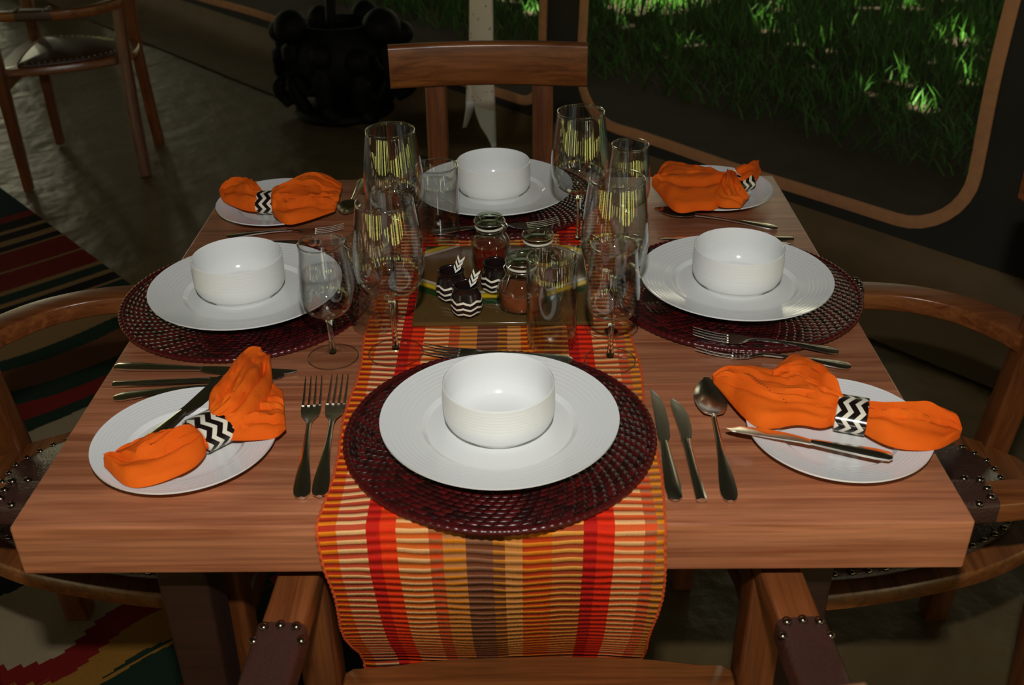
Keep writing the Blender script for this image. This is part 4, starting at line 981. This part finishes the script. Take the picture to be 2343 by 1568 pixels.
def make_salt_spoon():
    root = empty('salt_spoon')
    mb = MB(); sweep(mb, smoothpath([(0, 0, -.026), (.001, 0, 0), (.003, 0, .018)], 4), circ(.0026, 8), up=(0, 1, 0)); link('shaft', mb.mesh(), m_black, root)
    mb = MB()
    for k in range(3):
        z = .000 + k * .0072
        for sg in (-1, 1):
            a = Vector((.0015 + .0005 * k, -.0026, z)); b = a + Vector((sg * .0052, -.0006, .0075)); c_ = b + Vector((0, 0, .0045)); d = a + Vector((0, 0, .0042))
            mb.add([a, b, c_, d] + [v + Vector((0, .0022, 0)) for v in (a, b, c_, d)], [(0, 1, 2, 3), (4, 5, 6, 7), (0, 1, 5, 4), (1, 2, 6, 5), (2, 3, 7, 6), (3, 0, 4, 7)])
    link('chevron_inlay', mb.mesh(smooth=False), m_bone, root); return root
ss = make_salt_spoon()
for i, (x, y, lab) in enumerate(((-.0380, .449, 'black condiment spoon with white chevrons standing in the front pot'), (-.0615, .494, 'black condiment spoon with white chevrons standing in the rear left pot'))):
    o = ss if i == 0 else copy_tree(ss); o.location = (x, y, ZJ + .041); o.rotation_euler = (R(-14), R(22), R(10)); tag(o, lab, 'spoon', 'chevron condiment spoons')

# ------------------------------------------------------------------ background pieces
# carved sculpture-like vessel
cv = empty('carved_vessel', (-.755, 3.76, 0)); tag(cv, 'dark carved wooden vessel ringed by figures on the floor behind the table', 'vessel')
link('vessel_base', lathe_mesh('vb', [(.0001, 0), (.21, 0), (.225, .02), (.215, .04), (.17, .055), (.15, .07), (.0001, .07)], 40), m_carved, cv)
link('vessel_body', lathe_mesh('vbody', [(.0001, .06), (.12, .07), (.17, .13), (.205, .22), (.20, .30), (.165, .365), (.15, .385), (.155, .405), (.14, .405), (.13, .37), (.0001, .36)], 48), m_carved, cv)
r5 = random.Random(11)
FIG = [(200, .20, .40, .075, 1.0), (172, .26, .36, .055, .9), (350, .20, .385, .085, 1.0), (8, .27, .345, .060, .9), (255, .19, .30, .050, 1.2), (300, .20, .27, .055, 1.1), (60, .2, .40, .06, 1), (120, .2, .38, .06, 1)]
for k, (ad, r, zt, hr, sz) in enumerate(FIG):
    a = R(ad); x, y = r * math.cos(a), r * math.sin(a); mb = MB(); tx, ty = -math.sin(a), math.cos(a)
    sphere(mb, (x, y, zt), hr, 1, 1, sz, 16, 12)
    sweep(mb, smoothpath([(x, y, zt - .02), (x * 1.02, y * 1.02, zt - .12), (x * .98, y * .98, zt - .22)], 6), circ(.045, 10), up=(tx, ty, 0), scale=[.7] * 4 + [1.1] * 4 + [1] * 4 + [.8])
    sg = 1 if k % 2 else -1
    sweep(mb, smoothpath([(x, y, zt - .09), (x * 1.02 + tx * .07 * sg, y * 1.02 + ty * .07 * sg, zt - .16), (x * .93 + tx * .13 * sg, y * .93 + ty * .13 * sg, zt - .10)], 6), circ(.019, 8))
    sweep(mb, smoothpath([(x, y, zt - .2), (x * 1.12 + tx * .03, y * 1.12 + ty * .03, zt - .25), (x * .9 + tx * .05, y * .9 + ty * .05, .05)], 6), circ(.03, 8), up=(tx, ty, 0))
    link('carved_figure', mb.mesh(angle=70), m_carved, cv)
mb = MB(); sweep(mb, smoothpath([(-.03, 0, .36), (-.02, .02, .52), (.0, .05, .70)], 5), circ(.022, 8), up=(0, 1, 0)); link('finial', mb.mesh(), m_carved, cv)
# speckled hanging cloth with two pointed tails, hung from the tent wall
def speck_mat():
    m, nt, p, N, L = mat('speckled_cloth')
    tc = N('ShaderNodeTexCoord'); vo = N('ShaderNodeTexVoronoi'); vo.inputs['Scale'].default_value = 55; L(tc.outputs['Object'], vo.inputs[0])
    sp = N('ShaderNodeSeparateXYZ'); L(tc.outputs['Object'], sp.inputs[0])
    d = M_math(nt, 'LESS_THAN', vo.outputs['Distance'], .20)
    rnd_ = N('ShaderNodeSeparateColor'); L(vo.outputs['Color'], rnd_.inputs[0]); d = M_math(nt, 'MULTIPLY', d, M_math(nt, 'GREATER_THAN', rnd_.outputs[0], .55))
    up = M_math(nt, 'GREATER_THAN', sp.outputs[2], .168)
    mx0 = N('ShaderNodeMix'); mx0.data_type = 'RGBA'; mx0.inputs[6].default_value = srgb(252, 252, 255); mx0.inputs[7].default_value = srgb(235, 220, 205); L(up, mx0.inputs[0])
    mx = N('ShaderNodeMix'); mx.data_type = 'RGBA'; L(mx0.outputs[2], mx.inputs[6]); mx.inputs[7].default_value = srgb(90, 80, 76); L(M_math(nt, 'MULTIPLY', d, up), mx.inputs[0]); L(mx.outputs[2], p.inputs['Base Color']); p.inputs['Roughness'].default_value = .8
    return m
m_speck = speck_mat()
def ribbon(a, b, y0, th=.008):
    """solid sheet between two borders given as (s,z)"""
    n = 40; A = resample(a, n); B = resample(b, n); vs = []; nj = 6
    for yy in (y0, y0 + th):
        for i in range(n + 1):
            for j in range(nj + 1): p = A[i].lerp(B[i], j / nj); vs.append((p.x, yy + .012 * math.sin(j / nj * math.pi) * (1 if yy == y0 else .8) * -1, p.y))
    m = nj + 1; o = (n + 1) * m; fs = []
    for i in range(n):
        for j in range(nj): q = i * m + j; fs += [(q, q + 1, q + m + 1, q + m), (o + q, o + q + 1, o + q + m + 1, o + q + m)]
        for j in (0, nj): q = i * m + j; fs.append((q, q + m, o + q + m, o + q))
    for i in (0, n):
        for j in range(nj): q = i * m + j; fs.append((q, q + 1, o + q + 1, o + q))
    return mesh('ribbon', vs, fs, 60)
hc = empty('hanging_cloth'); wall_frame(hc, A0, WROT); tag(hc, 'off-white speckled cloth hanging by the far tent wall with two pointed tails', 'cloth')
link('cloth_tail', ribbon([(2.20, 2.0), (2.185, 1.2), (2.165, .60), (2.155, .42), (2.160, .24), (2.175, .16), (2.205, .09), (2.290, .022)], [(2.29, 2.0), (2.295, 1.2), (2.295, .60), (2.292, .42), (2.293, .26), (2.296, .19), (2.297, .10), (2.298, .020)], -.150), m_speck, hc)
link('cloth_tail', ribbon([(2.19, 2.0), (2.17, 1.2), (2.155, .60), (2.130, .42), (2.100, .22), (2.092, .13), (2.078, .045)], [(2.23, 2.0), (2.22, 1.2), (2.20, .60), (2.175, .42), (2.150, .22), (2.132, .13), (2.082, .043)], -.128), m_speck, hc)
